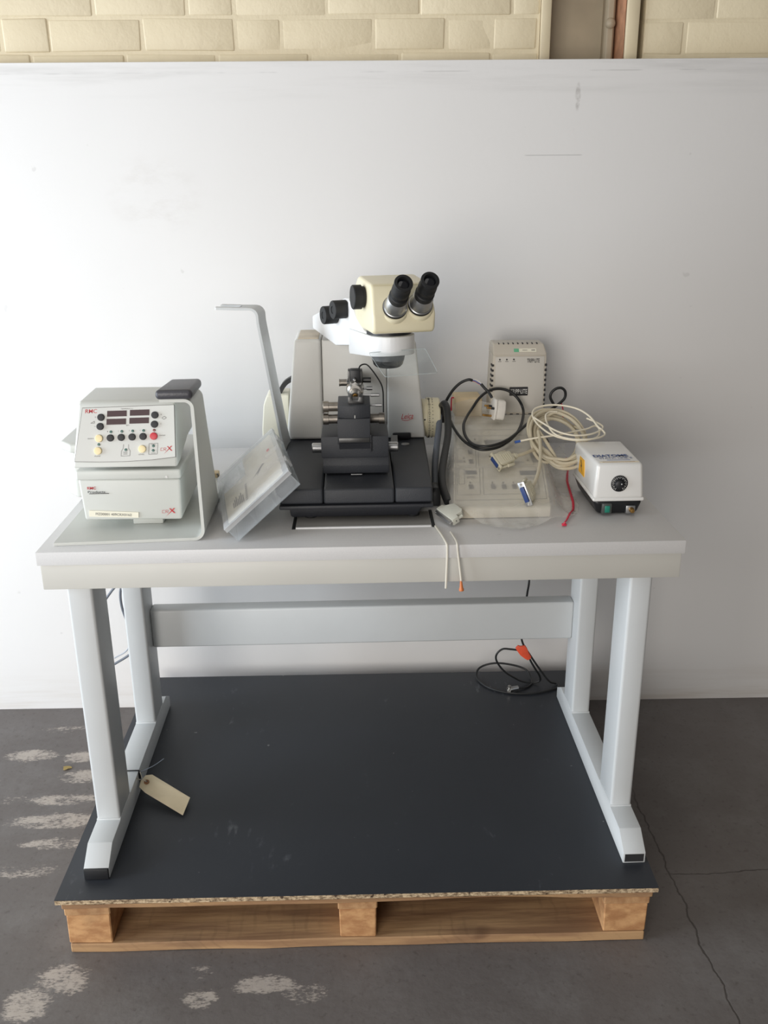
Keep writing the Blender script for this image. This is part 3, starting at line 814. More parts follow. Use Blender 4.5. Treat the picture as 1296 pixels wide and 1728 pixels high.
# microscope: arm frame and head frame
def local(o, yaw):
    t = R(yaw); m = Matrix(((math.cos(t), math.sin(t), 0), (math.sin(t), -math.cos(t), 0), (0, 0, 1))).to_4x4()   # a right, b forward
    m.translation = (o[0], o[1], 0); return m
MA = local((.06, .28), 24)
MH = local((.06, .28), 13)
ap = [(-.327, 1.0095), (-.327, 1.0387), (-.279, 1.054), (-.135, 1.0985), (-.112, 1.100), (-.112, 1.0005), (-.19, .989)]
ca = add('microscope_arm', move(prism(ap, 'x', -.040, .036, .004, 2), MA), MT['white'], um)
rp = [(-.1105, .986), (-.1105, 1.0985), (-.098, 1.095), (-.07, 1.065), (-.03, 1.043), (.012, 1.040), (.012, 1.002)]
rh = move(prism(rp, 'x', -.043, .040, .003, 2), MA)
add('ring_holder', rh, MT['white'], ca)
rgp = [(-.046, -.10), (-.050, -.01), (-.049, .006)] + [(-.001 + .0500 * math.cos(R(t)), .008 + .050 * math.sin(R(t))) for t in range(165, 14, -10)] + [(.0485, .006), (.046, -.05), (.040, -.10)]
rg = prism(rgp, 'z', .995, 1.0385, .002, 2)
for v in rg.verts: v.co.z += v.co.y * .10 if v.co.z < 1.01 else 0
add('holder_ring', move(rg, MA), MT['white'], ca)
for b_, z_, y_ in ((-.1815, 1.0583, 0), (-.1265, 1.0760, 0)):
    k = lathe((-.040, b_, z_), (-1, 0, 0), [(0, .0185), (.002, .0195), (.030, .0195), (.0315, .0185), (.0315, .008), (.030, .0075)], 36)
    add('focus_knob', move(k, MA), MT['rubber'], ca)
hd = [(-.075, 1.060), (-.080, 1.125), (-.060, 1.150), (.040, 1.142), (.048, 1.139), (.076, 1.086), (.074, 1.052), (.066, 1.047), (-.03, 1.047)]
hm = prism(hd, 'x', -.054, .078, 0)
for v in hm.verts:
    if v.co.z > 1.13: v.co.x = .012 + (v.co.x - .012) * .93
    if v.co.z < 1.055: v.co.x = .012 + (v.co.x - .012) * .965
bmesh.ops.bevel(hm, geom=hm.edges[:], offset=.007, segments=4, profile=.5, affect='EDGES')
head = add('microscope_head', move(hm, MH), MT['cream'], um, smooth=50)
add('head_collar', move(lathe((.0, .0, 1.038), (0, 0, 1), [(0, .046), (.012, .046)], 40), MH), MT['black_plastic'], head)
kn = lathe((-.052, .0005, 1.1135), (-1, 0, 0), [(0, .021), (.006, .021), (.0062, .0242), (.0225, .0242), (.024, .023)], 36)
add('zoom_knob', move(kn, MH), MT['rubber'], head)
kn = lathe((.076, -.012, 1.112), (1, 0, 0), [(0, .021), (.004, .0238), (.016, .0235)], 32)
add('zoom_knob', move(kn, MH), MT['rubber'], head)
ed = Vector((-.03, math.cos(R(36)), math.sin(R(36)))).normalized()
for ax, az in ((-.0065, 1.097), (.0455, 1.1005)):
    o = Vector((ax, .068, az))
    add('eyepiece_boss', move(lathe(o - ed * .012, ed, [(0, .0285), (.0085, .0285), (.0115, .0265), (.0125, .023)], 40), MH), MT['cream'], head)
    q = o + ed * .002
    et = add('eyepiece_tube', move(lathe(q, ed, [(0, .0236), (.004, .0238), (.005, .0222), (.034, .0195), (.036, .018)], 40), MH), MT['satin'], head)
    add('tube_ring', move(lathe(q - ed * .002, ed, [(0, .0244), (.006, .0244)], 40), MH), MT['rubber'], head)
    add('eyecup', move(lathe(q + ed * .033, ed, [(0, .0188), (.014, .0192), (.016, .0172), (.024, .0168), (.026, .0182), (.038, .0182), (.040, .0172), (.050, .0176), (.058, .0182), (.060, .0176), (.0605, .0125), (.054, .0115), (.054, .0)], 40), MH), MT['rubber'], head)
    add('eye_lens', move(lathe(q + ed * .0875, ed, [(0, .0112), (.0012, .009), (.0016, .001)], 28), MH), MT['lens'], head)
add('objective_lens', lathe((.0582, .28, 1.003), (0, 0, -1), [(0, .036), (.006, .036), (.017, .0335), (.018, .0338)], 40), MT['objective'], um)
add('objective_lens', lathe((.0582, .28, .985), (0, 0, -1), [(0, .0336), (.009, .031), (.014, .027), (.0155, .024), (.015, .018)], 40), MT['lens'], um)
sv = [Vector(p) for p in ((.017, .2265, 1.0085), (.131, .2265, 1.0155), (.152, .170, .977), (.048, .170, .970))]
def rounded(P, r=.005, n=3):
    out = []
    for i, p in enumerate(P):
        a = (P[i - 1] - p).normalized() * r; b = (P[(i + 1) % len(P)] - p).normalized() * r
        for k in range(n + 1):
            t = k / n; out.append(p + a * (1 - t) ** 2 + b * t ** 2)
    return out
sn = (sv[1] - sv[0]).cross(sv[3] - sv[0]).normalized()
rv = rounded(sv)
bm = bmesh.new(); A = [bm.verts.new(p) for p in rv]; B = [bm.verts.new(p + sn * .002) for p in rv]
bm.faces.new(A); bm.faces.new(B[::-1])
for i in range(len(rv)): f_ = bm.faces.new((A[i], A[(i + 1) % len(rv)], B[(i + 1) % len(rv)], B[i])); f_.material_index = 1
add('breath_shield', bm, [MT['acrylic'], MT['acrylic_edge']], um, smooth=0, label='clear acrylic breath shield')

# ------------------------------------------------------------------ things left of and behind the microtome
lamp = prism([(-.2445, H + .0004), (-.2435, .76), (-.2375, .818), (-.231, .838), (-.224, .8425), (-.176, .8425), (-.176, H + .0004)], 'y', .60, .69, .004, 3)
tag(add('rounded_housing', lamp, MT['sticker'], origin=(-.21, .645, H)), 'small white rounded housing behind the bent plate arm, left of the microtome', 'housing')
strap = ribbon([(-.1605, .640, .880), (-.185, .636, .865), (-.2015, .632, .835), (-.205, .630, .80), (-.190, .630, .783), (-.166, .632, .781)], (0, 1, 0), .022, .011)
tag(add('black_loop_cable', strap, MT['cable_black'], origin=(-.18, .635, .78)), 'thick black cable looping out of the left side of the grey microtome housing', 'cable')

# ------------------------------------------------------------------ compartment box leaning on the microtome
ob = thing('organizer_box', 'cloudy clear plastic compartment box tilted on its edge against the microtome base', 'box', (-.242, .0303, H))
phi, psi = .7074, .1775
ar = Vector((math.cos(phi) * math.cos(psi), math.cos(phi) * math.sin(psi), math.sin(phi)))
ad = Vector((-math.sin(psi), math.cos(psi), 0)); at_ = ar.cross(ad)
MB = Matrix((ar, ad, at_)).transposed().to_4x4(); MB.translation = (-.242, .0303, H + .0006)
BL, BD, BT = .1686, .3348, .0378
def bb(*a, **k): return move(box(*a, **k), MB)
tr = bb(.003, BL - .003, .003, BD - .003, 0, .0015)
for q in ((.003, .0045, .003, BD - .003), (BL - .0045, BL - .003, .003, BD - .003), (.003, BL - .003, .003, .0045), (.003, BL - .003, BD - .0045, BD - .003)):
    merge(tr, bb(q[0], q[1], q[2], q[3], .0015, .030))
add('tray', tr, MT['tray_clear'], ob, smooth=0)
for x in (.055, .105):
    add('divider', bb(x, x + .0014, .0045, BD - .0045, .0016, .028), MT['tray_clear'], ob, smooth=0)
for y in (.11, .22):
    add('divider', bb(.0045, BL - .0045, y, y + .0014, .0016, .028), MT['tray_clear'], ob, smooth=0)
ld = bb(0, BL, 0, BD, BT - .0022, BT, bev=.0008)
for q in ((0, .0016, 0, BD), (BL - .0016, BL, 0, BD), (.0016, BL - .0016, 0, .0016), (.0016, BL - .0016, BD - .0016, BD)):
    merge(ld, bb(q[0], q[1], q[2], q[3], .0285, BT - .0022))
add('lid', ld, MT['lid_clear'], ob, smooth=0)
for y in (.07, .235):
    add('latch', bb(BL - .001, BL + .0045, y, y + .03, .018, BT - .001, bev=.0012), MT['lid_clear'], ob)
pr_ = add('paper_insert', bb(.012, BL - .014, .018, .20, BT - .0040, BT - .0028), MT['paper'], ob, smooth=0)
add('paper_insert', bb(.074, BL - .012, .06, BD - .02, BT - .0030, BT - .0024), MT['paper'], ob, smooth=0)
pm = bmesh.new()
def smear(x0, x1, y0, y1): merge(pm, bb(x0, x1, y0, y1, BT - .00235, BT - .0021))
for k in range(7): smear(.030 + k * .0042, .0315 + k * .0042 + .001, .07 - k * .002, .10 + (k % 3) * .01)
for k in range(9): smear(.062 + k * .0005, .067 + k * .0005, .05 + k * .011, .056 + k * .011)
tri = MB @ Vector((.10, .14, BT - .0021))
for P in (((.085, .13), (.125, .165), (.118, .172)), ((.10, .128), (.112, .150), (.104, .153))):
    pm.faces.new([pm.verts.new(MB @ Vector((a, b, BT - .0021))) for a, b in P])
add('print', pm, MT['ink_grey'], pr_, smooth=0, kind='stuff')
add('red_print', bb(.137, .144, .215, .23, BT - .00235, BT - .0021), MT['ink_red'], pr_, smooth=0)
dk = bb(.118, .160, .008, .09, .002, .018, bev=.004)
tag(add('dark_accessory', dk, MT['deck_dark'], origin=(-.13, .07, .77)), 'small dark accessory inside the top end of the clear compartment box', 'accessory')
pgp = box(-.352, -.334, .435, .462, H + .0004, H + .018, .003)
pg = tag(add('beige_plug', pgp, MT['beige'], origin=(-.343, .45, H)), 'small beige plug with metal clip between the controller bracket and clear box', 'plug')
ROOT[pg.name] = Vector((-.343, .45, H))
add('clip', tube([(-.336, .433, H + .016), (-.3325, .425, H + .018), (-.3320, .42, H + .010), (-.337, .418, H + .002)], .0016, 8), MT['gunmetal'], pg)

# ------------------------------------------------------------------ keypad unit in a zip bag
kz = lambda y: .705 + (min(max(y, .14), .51) - .14) * .2027
kp = thing('keypad_unit', 'off white membrane keypad console lying inside the zip bag', 'control unit', (.31, .35, H))
SHX = .105
kb = prism([(.140, H + .0015), (.137, .700), (.140, .705), (.51, .780), (.70, .780), (.70, H + .0015)], 'x', .184, .384, .003, 2)
for v in kb.verts: v.co.x += (v.co.y - .14) * SHX
kbody = add('console_body', kb, MT['keypad'], kp)
def kplate(x0, x1, y0, y1, mat, name, h=.0012, par=None):
    f = lambda x, y, t: (x, y - t * .2, kz(y) + t)
    return add(name, hexa([f(x0, y0, -.001), f(x1, y0, -.001), f(x1, y1, -.001), f(x0, y1, -.001), f(x0, y0, h), f(x1, y0, h), f(x1, y1, h), f(x0, y1, h)]), mat, par or kp, smooth=0)
for a in ((.285, .342, .417, .436), (.343, .383, .270, .287), (.225, .249, .277, .292), (.379, .391, .327, .372)): kplate(*a, MT['lcd'], 'display')
for x, y in ((.230, .222), (.277, .221), (.300, .220), (.322, .220), (.246, .378), (.243, .333), (.429, .430), (.425, .322), (.404, .425), (.40, .375)):
    kplate(x - .0045, x + .0045, y - .008, y + .008, MT['key'], 'key', .002)
for x, y in ((.234, .262), (.361, .256), (.265, .424), (.325, .335), (.215, .335), (.350, .325), (.205, .30)):
    kplate(x - .009, x + .009, y - .0045, y + .0045, MT['key_light'], 'key', .0018)
for x, y in ((.230, .240), (.277, .238), (.300, .237), (.322, .237), (.264, .442), (.248, .442), (.37, .335), (.228, .35), (.228, .333), (.402, .27)):
    kplate(x - .0012, x + .0012, y - .0024, y + .0024, MT['key'], 'indicator', .0016)
ol = bmesh.new()
def kline(x0, y0, x1, y1, w=.0005):
    a, b = Vector((x0, y0)), Vector((x1, y1)); n = Vector((-(b - a).y, (b - a).x)).normalized() * w
    ol.faces.new([ol.verts.new((p.x, p.y, kz(p.y) + .0006)) for p in (a + n, b + n, b - n, a - n)])
def krect(x0, x1, y0, y1):
    e = (y1 - y0) / 2 * SHX
    kline(x0 - e, y0, x1 - e, y0); kline(x1 - e, y0, x1 + e, y1); kline(x1 + e, y1, x0 + e, y1); kline(x0 + e, y1, x0 - e, y0)
for a in ((.208, .398, .168, .49), (.203, .252, .19, .306), (.215, .256, .314, .396), (.262, .384, .314, .396), (.278, .386, .405, .46), (.238, .274, .405, .46), (.209, .221, .235, .30), (.259, .376, .19, .306)): krect(*a)
add('printed_outline', ol, MT['ink_grey'], kp, smooth=0, kind='stuff')
add('rear_hump', prism([(.602, .7785), (.606, .822), (.614, .828), (.69, .826), (.69, .7785)], 'x', .235, .302, .004, 3), MT['beige'], kp, label='beige rear hump of the console')

# bag: draped film over the console
def bag_z(x, y):
    def inside(v, a, b, s): return max(0, min(1, (v - a) / s + 1)) * max(0, min(1, (b - v) / s + 1))
    m = inside(x - (y - .14) * .105, .184, .384, .036) * inside(y, .138, .70, .045)
    m = m * m * (3 - 2 * m)
    top = kz(y) + .004
    z = H + .0022 + (top - H - .0022) * m
    n = noise.noise(Vector((x * 26, y * 18, 1))) * .6 + noise.noise(Vector((x * 60 + y * 30, y * 45, 4))) * .35
    amp = .0016 if m > .98 else .0016 + .0080 * (1 - m) ** .5
    return max(z + (n + .25) * amp, H + .0012)
def interp(v, P):
    if v <= P[0][0]: return P[0][1]
    for (a, b), (c, d) in zip(P, P[1:]):
        if v <= c: return b + (d - b) * (v - a) / (c - a)
    return P[-1][1]
bag = thing('zip_bag', 'crumpled clear zip bag with red edge strips around the keypad console', 'bag', (.31, .35, H))
bm = bmesh.new(); NX, NY = 70, 84; gv = []
for j in range(NY + 1):
    row = []
    t = j / NY
    for i in range(NX + 1):
        s = i / NX
        yf = .150 - .082 * math.sin(math.pi * min(1, s / .62) / 2) if s < .62 else .068 + (s - .62) / .38 * .072
        y = yf + (.598 - yf) * t
        xr_ = interp(y, ((.06, .40), (.10, .418), (.14, .438), (.20, .456), (.30, .4655), (.36, .474), (.42, .486), (.53, .507), (.60, .512)))
        x0_ = .176 + (y - .14) * .08
        x = x0_ + (xr_ - x0_) * s
        row.append(bm.verts.new((x, y, bag_z(x, y))))
    gv.append(row)
for i in range(NX + 1):       # rear flap standing up behind
    x = gv[NY][i].co.x; s = i / NX
    h = .042 * max(0, 1 - abs(s - .2) / .36) ** .5 if s < .5 else .03 * max(0, (s - .88) / .12)
    gv_top = bm.verts.new((x, .600 + .003 * noise.noise(Vector((x * 40, 0, 2))), gv[NY][i].co.z + max(h, .0015)))
    if i:
        bm.faces.new((gv[NY][i - 1], gv[NY][i], gv_top, prev))
    prev = gv_top
for j in range(NY):
    for i in range(NX): bm.faces.new((gv[j][i], gv[j][i + 1], gv[j + 1][i + 1], gv[j + 1][i]))
add('film', bm, MT['bag'], bag, smooth=180)
def on_bag(pts, dz=.003): return [(x, y, bag_z(x, y) + dz) for x, y in pts]
zs = ribbon(on_bag([(.503, .54), (.492, .47), (.478, .41), (.466, .355), (.4595, .30), (.452, .25), (.446, .208), (.437, .17), (.425, .142), (.412, .112), (.401, .088)], .0025), (.7, -.2, .7), .0048, .0022)
add('zip_strip', zs, MT['zip_red'], bag)
add('zip_strip', tube([(.230, .592, .832), (.2245, .592, .832), (.2235, .592, .822), (.2235, .592, .80)], .0017, 8), MT['zip_red'], bag)
add('zip_strip', tube([(.490, .598, .810), (.497, .598, .812), (.500, .598, .805), (.502, .598, .795), (.498, .575, .77)], .0016, 8), MT['zip_red'], bag)
add('zip_slider', box(.397, .406, .086, .093, H + .0015, H + .006, .001), MT['zip_red'], bag)

# ------------------------------------------------------------------ line conditioner
tp = thing('power_conditioner', 'beige upright power conditioner box standing behind the zip bag', 'power unit', (.391, .65, .7800))
y0t = .62
tb = add('case', hexa([(.323, y0t, .7803), (.4585, y0t, .7803), (.4585, y0t + .078, .7803), (.323, y0t + .078, .7803),
                       (.3275, y0t + .002, .9315), (.4600, y0t + .002, .9300), (.4600, y0t + .078, .9300), (.3275, y0t + .078, .9315)], .003, 2), MT['tripp'], tp)
add('top_cap', hexa([(.3265, y0t - .002, .9300), (.4610, y0t - .002, .9285), (.4610, y0t + .080, .9285), (.3265, y0t + .080, .9300),
                     (.3225 + .006, y0t + .020, .9560), (.4545, y0t + .020, .9545), (.4545, y0t + .078, .9545), (.3285, y0t + .078, .9560)], .004, 3), MT['tripp'], tp)
add('front_panel', box(.3335, .4545, y0t - .0003, y0t + .003, .7865, .9265, .0012), MT['tripp_light'], tp)
for x in (.3440, .3612, .3786): add('indicator', lathe((x, y0t - .0002, .9195), (0, -1, 0), [(0, .0022), (.001, .0020)], 16), MT['gunmetal'], tp)
for x in (.3400, .3572, .3750):
    add('printed_line', box(x, x + .0080, y0t - .0008, y0t, .9142, .9152), MT['ink_black'], tp, smooth=0)
lettering('TRIPP·LITE', (.4110, y0t - .0005, .9112), (1, 0, 0), (0, 0, 1), .0310, .0098, MT['ink_black'], tp, bold=.015)
bd = add('badge', box(.3705, .4165, y0t - .0016, y0t + .001, .8290, .8510, .0015), MT['ink_black'], tp)
lettering('TRIPP·LITE', (.3728, y0t - .0018, .8345), (1, 0, 0), (0, 0, 1), .0414, .0110, MT['ink_white'], bd, bold=.004)
sl = bmesh.new()
for k in range(9):
    z = .905 - k * .0125
    merge(sl, box(.4560 + k * -.0, .4610 - (k * .00012), y0t - .0012, y0t + .02, z - .0028, z + .0028))
    if k < 7: merge(sl, box(.3225 + (8 - k) * .0003, .3275 + (8 - k) * .0003, y0t - .0012, y0t + .02, z - .0024, z + .0024))
for k in range(7): merge(sl, box(.343 + k * .0155, .350 + k * .0155, y0t - .0012, y0t + .02, .7797, .7835))
add('vent_slot', sl, MT['ink_black'], tp, smooth=0, kind='stuff')
sl = bmesh.new()
for k in range(9): merge(sl, box(.342 + k * .0118, .3445 + k * .0118, y0t + .0185, y0t + .030, .9535, .9563))
add('top_vent', sl, MT['ink_black'], tp, smooth=0, kind='stuff')
lab = lambda x0, x1, mat: add('asset_label', hexa([(x0, y0t + .0037, .9370), (x1, y0t + .0037, .9367), (x1, y0t + .006, .9367), (x0, y0t + .006, .9370), (x0, y0t + .0098, .9442), (x1, y0t + .0098, .9440), (x1, y0t + .012, .9440), (x0, y0t + .012, .9442)]), mat, tp, smooth=0)
lab(.3790, .3915, MT['green_label']); lab(.3915, .4340, MT['sticker'])
add('printed_line', box(.400, .412, y0t + .0055, y0t + .008, .9405, .9412), MT['ink_grey'], tp, smooth=0)
add('printed_line', box(.422, .431, y0t + .0055, y0t + .008, .9400, .9415), MT['ink_grey'], tp, smooth=0)

# ------------------------------------------------------------------ static line box
dl = thing('antistatic_unit', 'small white and black ioniser box with round dial, right end of bench', 'control unit', (.523, .23, H))
bs = hexa([(.484, .153, H + .0008), (.566, .153, H + .0008), (.566, .318, H + .0008), (.484, .318, H + .0008),
           (.472, .1455, .713), (.5755, .1455, .713), (.5755, .330, .713), (.472, .330, .713)], .009, 4)
add('base', bs, MT['dia_base'], dl)
add('rim', box(.4705, .577, .144, .3315, .7105, .7185, .0035, 3), MT['dia'], dl)
cvr = hexa([(.4715, .1455, .716), (.5760, .1455, .716), (.5760, .33, .716), (.4715, .33, .716),
            (.4755, .149, .790), (.5700, .149, .790), (.5735, .325, .790), (.470, .325, .790)], .0075, 4)
cv = add('cover', cvr, MT['dia'], dl, smooth=50)
add('cover_strip', box(.484, .564, .1585, .1640, .7897, .7904), MT['dia_strip'], dl, smooth=0)
dial = add('dial', lathe((.523, .1468, .7485), (0, -1, 0), [(0, .0172), (.0018, .0172), (.0022, .0166)], 40), MT['dia_base'], dl)
add('dial_knob', lathe((.522, .145, .7480), (0, -1, 0), [(0, .0095), (.0015, .0095), (.006, .0078), (.007, .0060)], 28), MT['black_plastic'], dial)
add('pointer_dot', cyl((.5255, .1388, .7497), (.5255, .1372, .7497), .0011, 0, 12), MT['ink_white'], dial)
tkb = bmesh.new()
for k in range(21):
    a = R(235 - k * 14.5); L = .0042 if k % 2 == 0 else .0026
    b1 = box(.0152 - L, .0152, -.00025, .00025, -.00028, .00028)
    move(b1, Matrix.Translation((.523, .1446, .7485)) @ Matrix(((math.cos(a), 0, -math.sin(a), 0), (0, 1, 0, 0), (math.sin(a), 0, math.cos(a), 0), (0, 0, 0, 1))))
    merge(tkb, b1)
add('dial_mark', tkb, MT['ink_white'], dial, smooth=0, kind='stuff')
sw = add('rocker_switch', box(.4905, .5110, .1430, .156, .6835, .7065, .002), MT['switch_frame'], dl)
add('rocker', box(.4962, .5065, .1412, .146, .6875, .7020, .001), MT['switch'], sw)
bn = add('socket', box(.5405, .5595, .1438, .158, .6840, .7010, .001), MT['satin'], dl)
add('socket_barrel', lathe((.5515, .1440, .6925), (0, -1, 0), [(0, .0055), (.006, .0052), (.010, .0042), (.0105, .002)], 24), MT['brass'], bn)
lettering('DIATOME', (.481, .196, .7906), (1, .035, 0), (-.04, 1, 0), .073, .0165, MT['ink_blue'], dl, bold=.03)
lettering('STATIC LINE II', (.4895, .182, .7906), (1, .035, 0), (-.04, 1, 0), .068, .0105, MT['ink_blue'], dl, bold=.004)
add('printed_line', box(.502, .550, .1745, .1757, .7897, .7905), MT['ink_blue'], dl, smooth=0)
add('printed_line', box(.490, .556, .1603, .1612, .7903, .7907), MT['eyelet'], dl, smooth=0)
wl = add('warning_label', hexa([(.4712, .232, .736), (.4712, .282, .736), (.4735, .282, .736), (.4735, .232, .736), (.4714, .240, .771), (.4714, .276, .771), (.4745, .276, .771), (.4745, .240, .771)]), MT['warn'], dl, smooth=0)
add('bolt_symbol', prism([(.262, .765), (.254, .753), (.258, .7525), (.252, .742), (.264, .7545), (.259, .755), (.267, .765)], 'x', .4708, .4716), MT['ink_black'], wl, smooth=0)

# ------------------------------------------------------------------ cables and connectors on the bench
mc = thing('mains_cable', 'black mains cable looped over the zip bag with white three-pin plug', 'cable', (.30, .40, .76))
loop = [(.209,.585,.809),(.214,.565,.795),(.217,.485,.788),(.228,.426,.777),(.244,.387,.769),(.269,.363,.764),(.305,.370,.766),(.339,.404,.773),(.366,.451,.782),(.386,.511,.793),(.401,.588,.801),(.388,.594,.827),(.366,.600,.845),(.340,.602,.851),(.315,.600,.846),(.292,.592,.830),(.274,.580,.808),(.255,.535,.797),(.241,.474,.792),(.239,.418,.782),(.250,.376,.774),(.272,.356,.773),(.303,.360,.776),(.340,.394,.782),(.381,.449,.795),(.418,.505,.805),(.470,.585,.802),(.493,.592,.816),(.504,.594,.828),(.504,.594,.843),(.495,.594,.852),(.482,.594,.851),(.471,.594,.842),(.468,.594,.829),(.477,.594,.812)]
add('sheath', tube(loop, .0034, 12, 6), MT['cable_black'], mc)
add('sheath', tube([(.200,.570,.812),(.205,.568,.822),(.213,.565,.840),(.226,.560,.861),(.242,.555,.877),(.259,.550,.885),(.269,.550,.883)], .0034, 12), MT['cable_black'], mc)
add('sheath', tube([(.290,.550,.874),(.298,.545,.865),(.307,.540,.856),(.314,.530,.845)], .0034, 12), MT['cable_black'], mc)
add('bare_wire', tube([(.268,.550,.883),(.275,.548,.882),(.283,.549,.877),(.291,.550,.873)], .0012, 8), MT['blue_wire'], mc, label='blue exposed core')
add('bare_wire', tube([(.268,.551,.8845),(.276,.552,.8845),(.285,.551,.880),(.291,.550,.8745)], .0013, 8), MT['plug_white'], mc, label='white exposed core')
add('bare_wire', tube([(.268,.549,.882),(.277,.551,.879),(.284,.551,.8745),(.291,.550,.872)], .0010, 8), MT['orange_tip'], mc, label='brown exposed core')
# plug: its face looks left, thin flange, thick curved body
pc = Vector((.328, .528, .818)); pxd = Vector((-.93, -.12, .15)).normalized()     # pins point this way
pup = Vector((-.27, -.05, .96)); pup = (pup - pxd * pup.dot(pxd)).normalized(); psd = pxd.cross(pup)
PMX = Matrix((psd, pup, pxd)).transposed().to_4x4(); PMX.translation = pc
outline = [(-.020, -.024), (.020, -.024), (.0225, -.020), (.0225, .004), (.012, .024), (-.012, .024), (-.0225, .004), (-.0225, -.020)]
plug = add('plug', move(prism(outline, 'z', .007, .012, .001), PMX), MT['plug_white'], mc)
inner = [(a * .86, b * .92) for a, b in outline]
add('plug_body', move(prism(inner, 'z', -.016, .0072, .004, 3), PMX), MT['plug_white'], plug)
add('earth_pin', move(box(-.004, .004, -.021, -.0165, .0115, .034, .0008), PMX), MT['brass'], plug)
for s in (-1, 1):
    add('live_pin', move(box(s * .011 - .0032, s * .011 + .0032, .000, .0042, .0115, .030, .0006), PMX), MT['brass'], plug)
    add('pin_sleeve', move(box(s * .011 - .0035, s * .011 + .0035, -.0003, .0045, .0115, .020, .0003), PMX), MT['black_plastic'], plug)

hs = thing('sleeved_cable', 'thick black sleeved cable hanging beside the handwheel to a beige connector', 'cable', (.18, .25, .70))
add('sleeve', tube([(.193,.535,.826),(.198,.515,.836),(.203,.492,.828),(.2025,.462,.808),(.1985,.415,.785),(.184,.340,.758),(.172,.270,.738),(.170,.215,.722),(.176,.170,.707)], .0088, 14, 6, .75), MT['cable_black'], hs)
dm = frame((.176, .118, H + .0135), Vector((.150, -.47, 0)).normalized(), (1, .45, 0))
# connector: long axis towards the lower right, shell wider at the mating face
dax = Vector((.46, -.88, -.12)).normalized(); dmate = Vector((-.80, -.42, -.38)).normalized()
dmate = (dmate - dax * dmate.dot(dax)).normalized(); dn = dax.cross(dmate)
DM = Matrix((dax, -dmate, -dn if dn.z < 0 else dn)).transposed().to_4x4()
if DM.determinant() < 0: DM = Matrix((dax, -dmate, dn)).transposed().to_4x4()
DM.translation = (.1765, .125, H + .0185)
sh_ = add('connector_shell', move(prism([(-.030, -.013), (.030, -.013), (.030, .002), (.021, .003), (.021, .016), (.016, .021), (-.013, .021), (-.024, .004), (-.030, .002)], 'z', -.0075, .0075, .0012), DM), MT['conn_grey'], hs)
add('connector_face', move(box(-.027, .027, -.0185, -.0128, -.0055, .0055, .0008), DM), MT['satin'], sh_)
for a in (-.027, .027): add('jack_screw', move(cyl((a, -.019, 0), (a, -.010, 0), .0026, .0004, 14), DM), MT['chrome'], sh_)
add('thumb_screw', move(cyl((.0255, .002, 0), (.0255, .013, 0), .0032, .0005, 14), DM), MT['conn_grey'], sh_)
add('screw_hole', move(cyl((.0295, -.005, 0), (.0303, -.005, 0), .0013, 0, 12), DM), MT['ink_black'], sh_)
gc = tag(add('grey_lead', tube([(.190,.545,.800),(.188,.525,.796),(.185,.500,.778),(.175,.440,.748),(.167,.385,.722),(.163,.335,.700),(.160,.29,H+.0085)], .0075, 12), MT['cable_grey'], origin=(.175, .42, H)), 'dark grey lead hanging from the handwheel behind the black sleeve', 'cable')
blk = tag(add('black_clip', box(.1475, .166, .222, .262, H + .0005, .722, .004), MT['black_plastic'], origin=(.157, .24, H)), 'black clip at the right side of the microtome base', 'clip')

# serial cable: thick cream coil with two D connectors
sc = thing('serial_cable', 'coiled thick cream serial cable with two D-shaped connectors on the zip bag', 'cable', (.44, .38, .78))
cpt = Vector((.443, .380, .782))
cu = Vector((1, .05, .03)).normalized(); cvv = Vector((-.05, .9, .44)).normalized(); cn = cu.cross(cvv)
coil = []
turns = 7; npt = 15
for k in range(turns * npt + 1):
    t = k / npt; a = R(-110) + 2 * math.pi * t
    i = int(t) % 7
    rr = .98 + (-.20 + .062 * ((int(t) * 3) % 7) * .9 + .02 * math.sin(t * 2.1)) + .05 * math.sin(a * 2 + int(t) * 1.7)
    lift = -.008 + .0062 * ((t * 2.0) % 3.2)
    coil.append(cpt + cu * (.058 * rr * math.cos(a)) + cvv * (.088 * rr * math.sin(a)) + cn * lift)
pre = [(.339, .312, .7625), (.358, .325, .7635), (.380, .345, .765), (.402, .358, .766)]
post = [(.400, .372, .800), (.3965, .345, .788), (.391, .305, .770), (.382, .262, .757), (.371, .225, .747), (.359, .197, .735), (.352, .184, .7325)]
add('sheath', tube([Vector(p) for p in pre] + coil + [Vector(p) for p in post], .0038, 10, 4), MT['cable_cream'], sc)
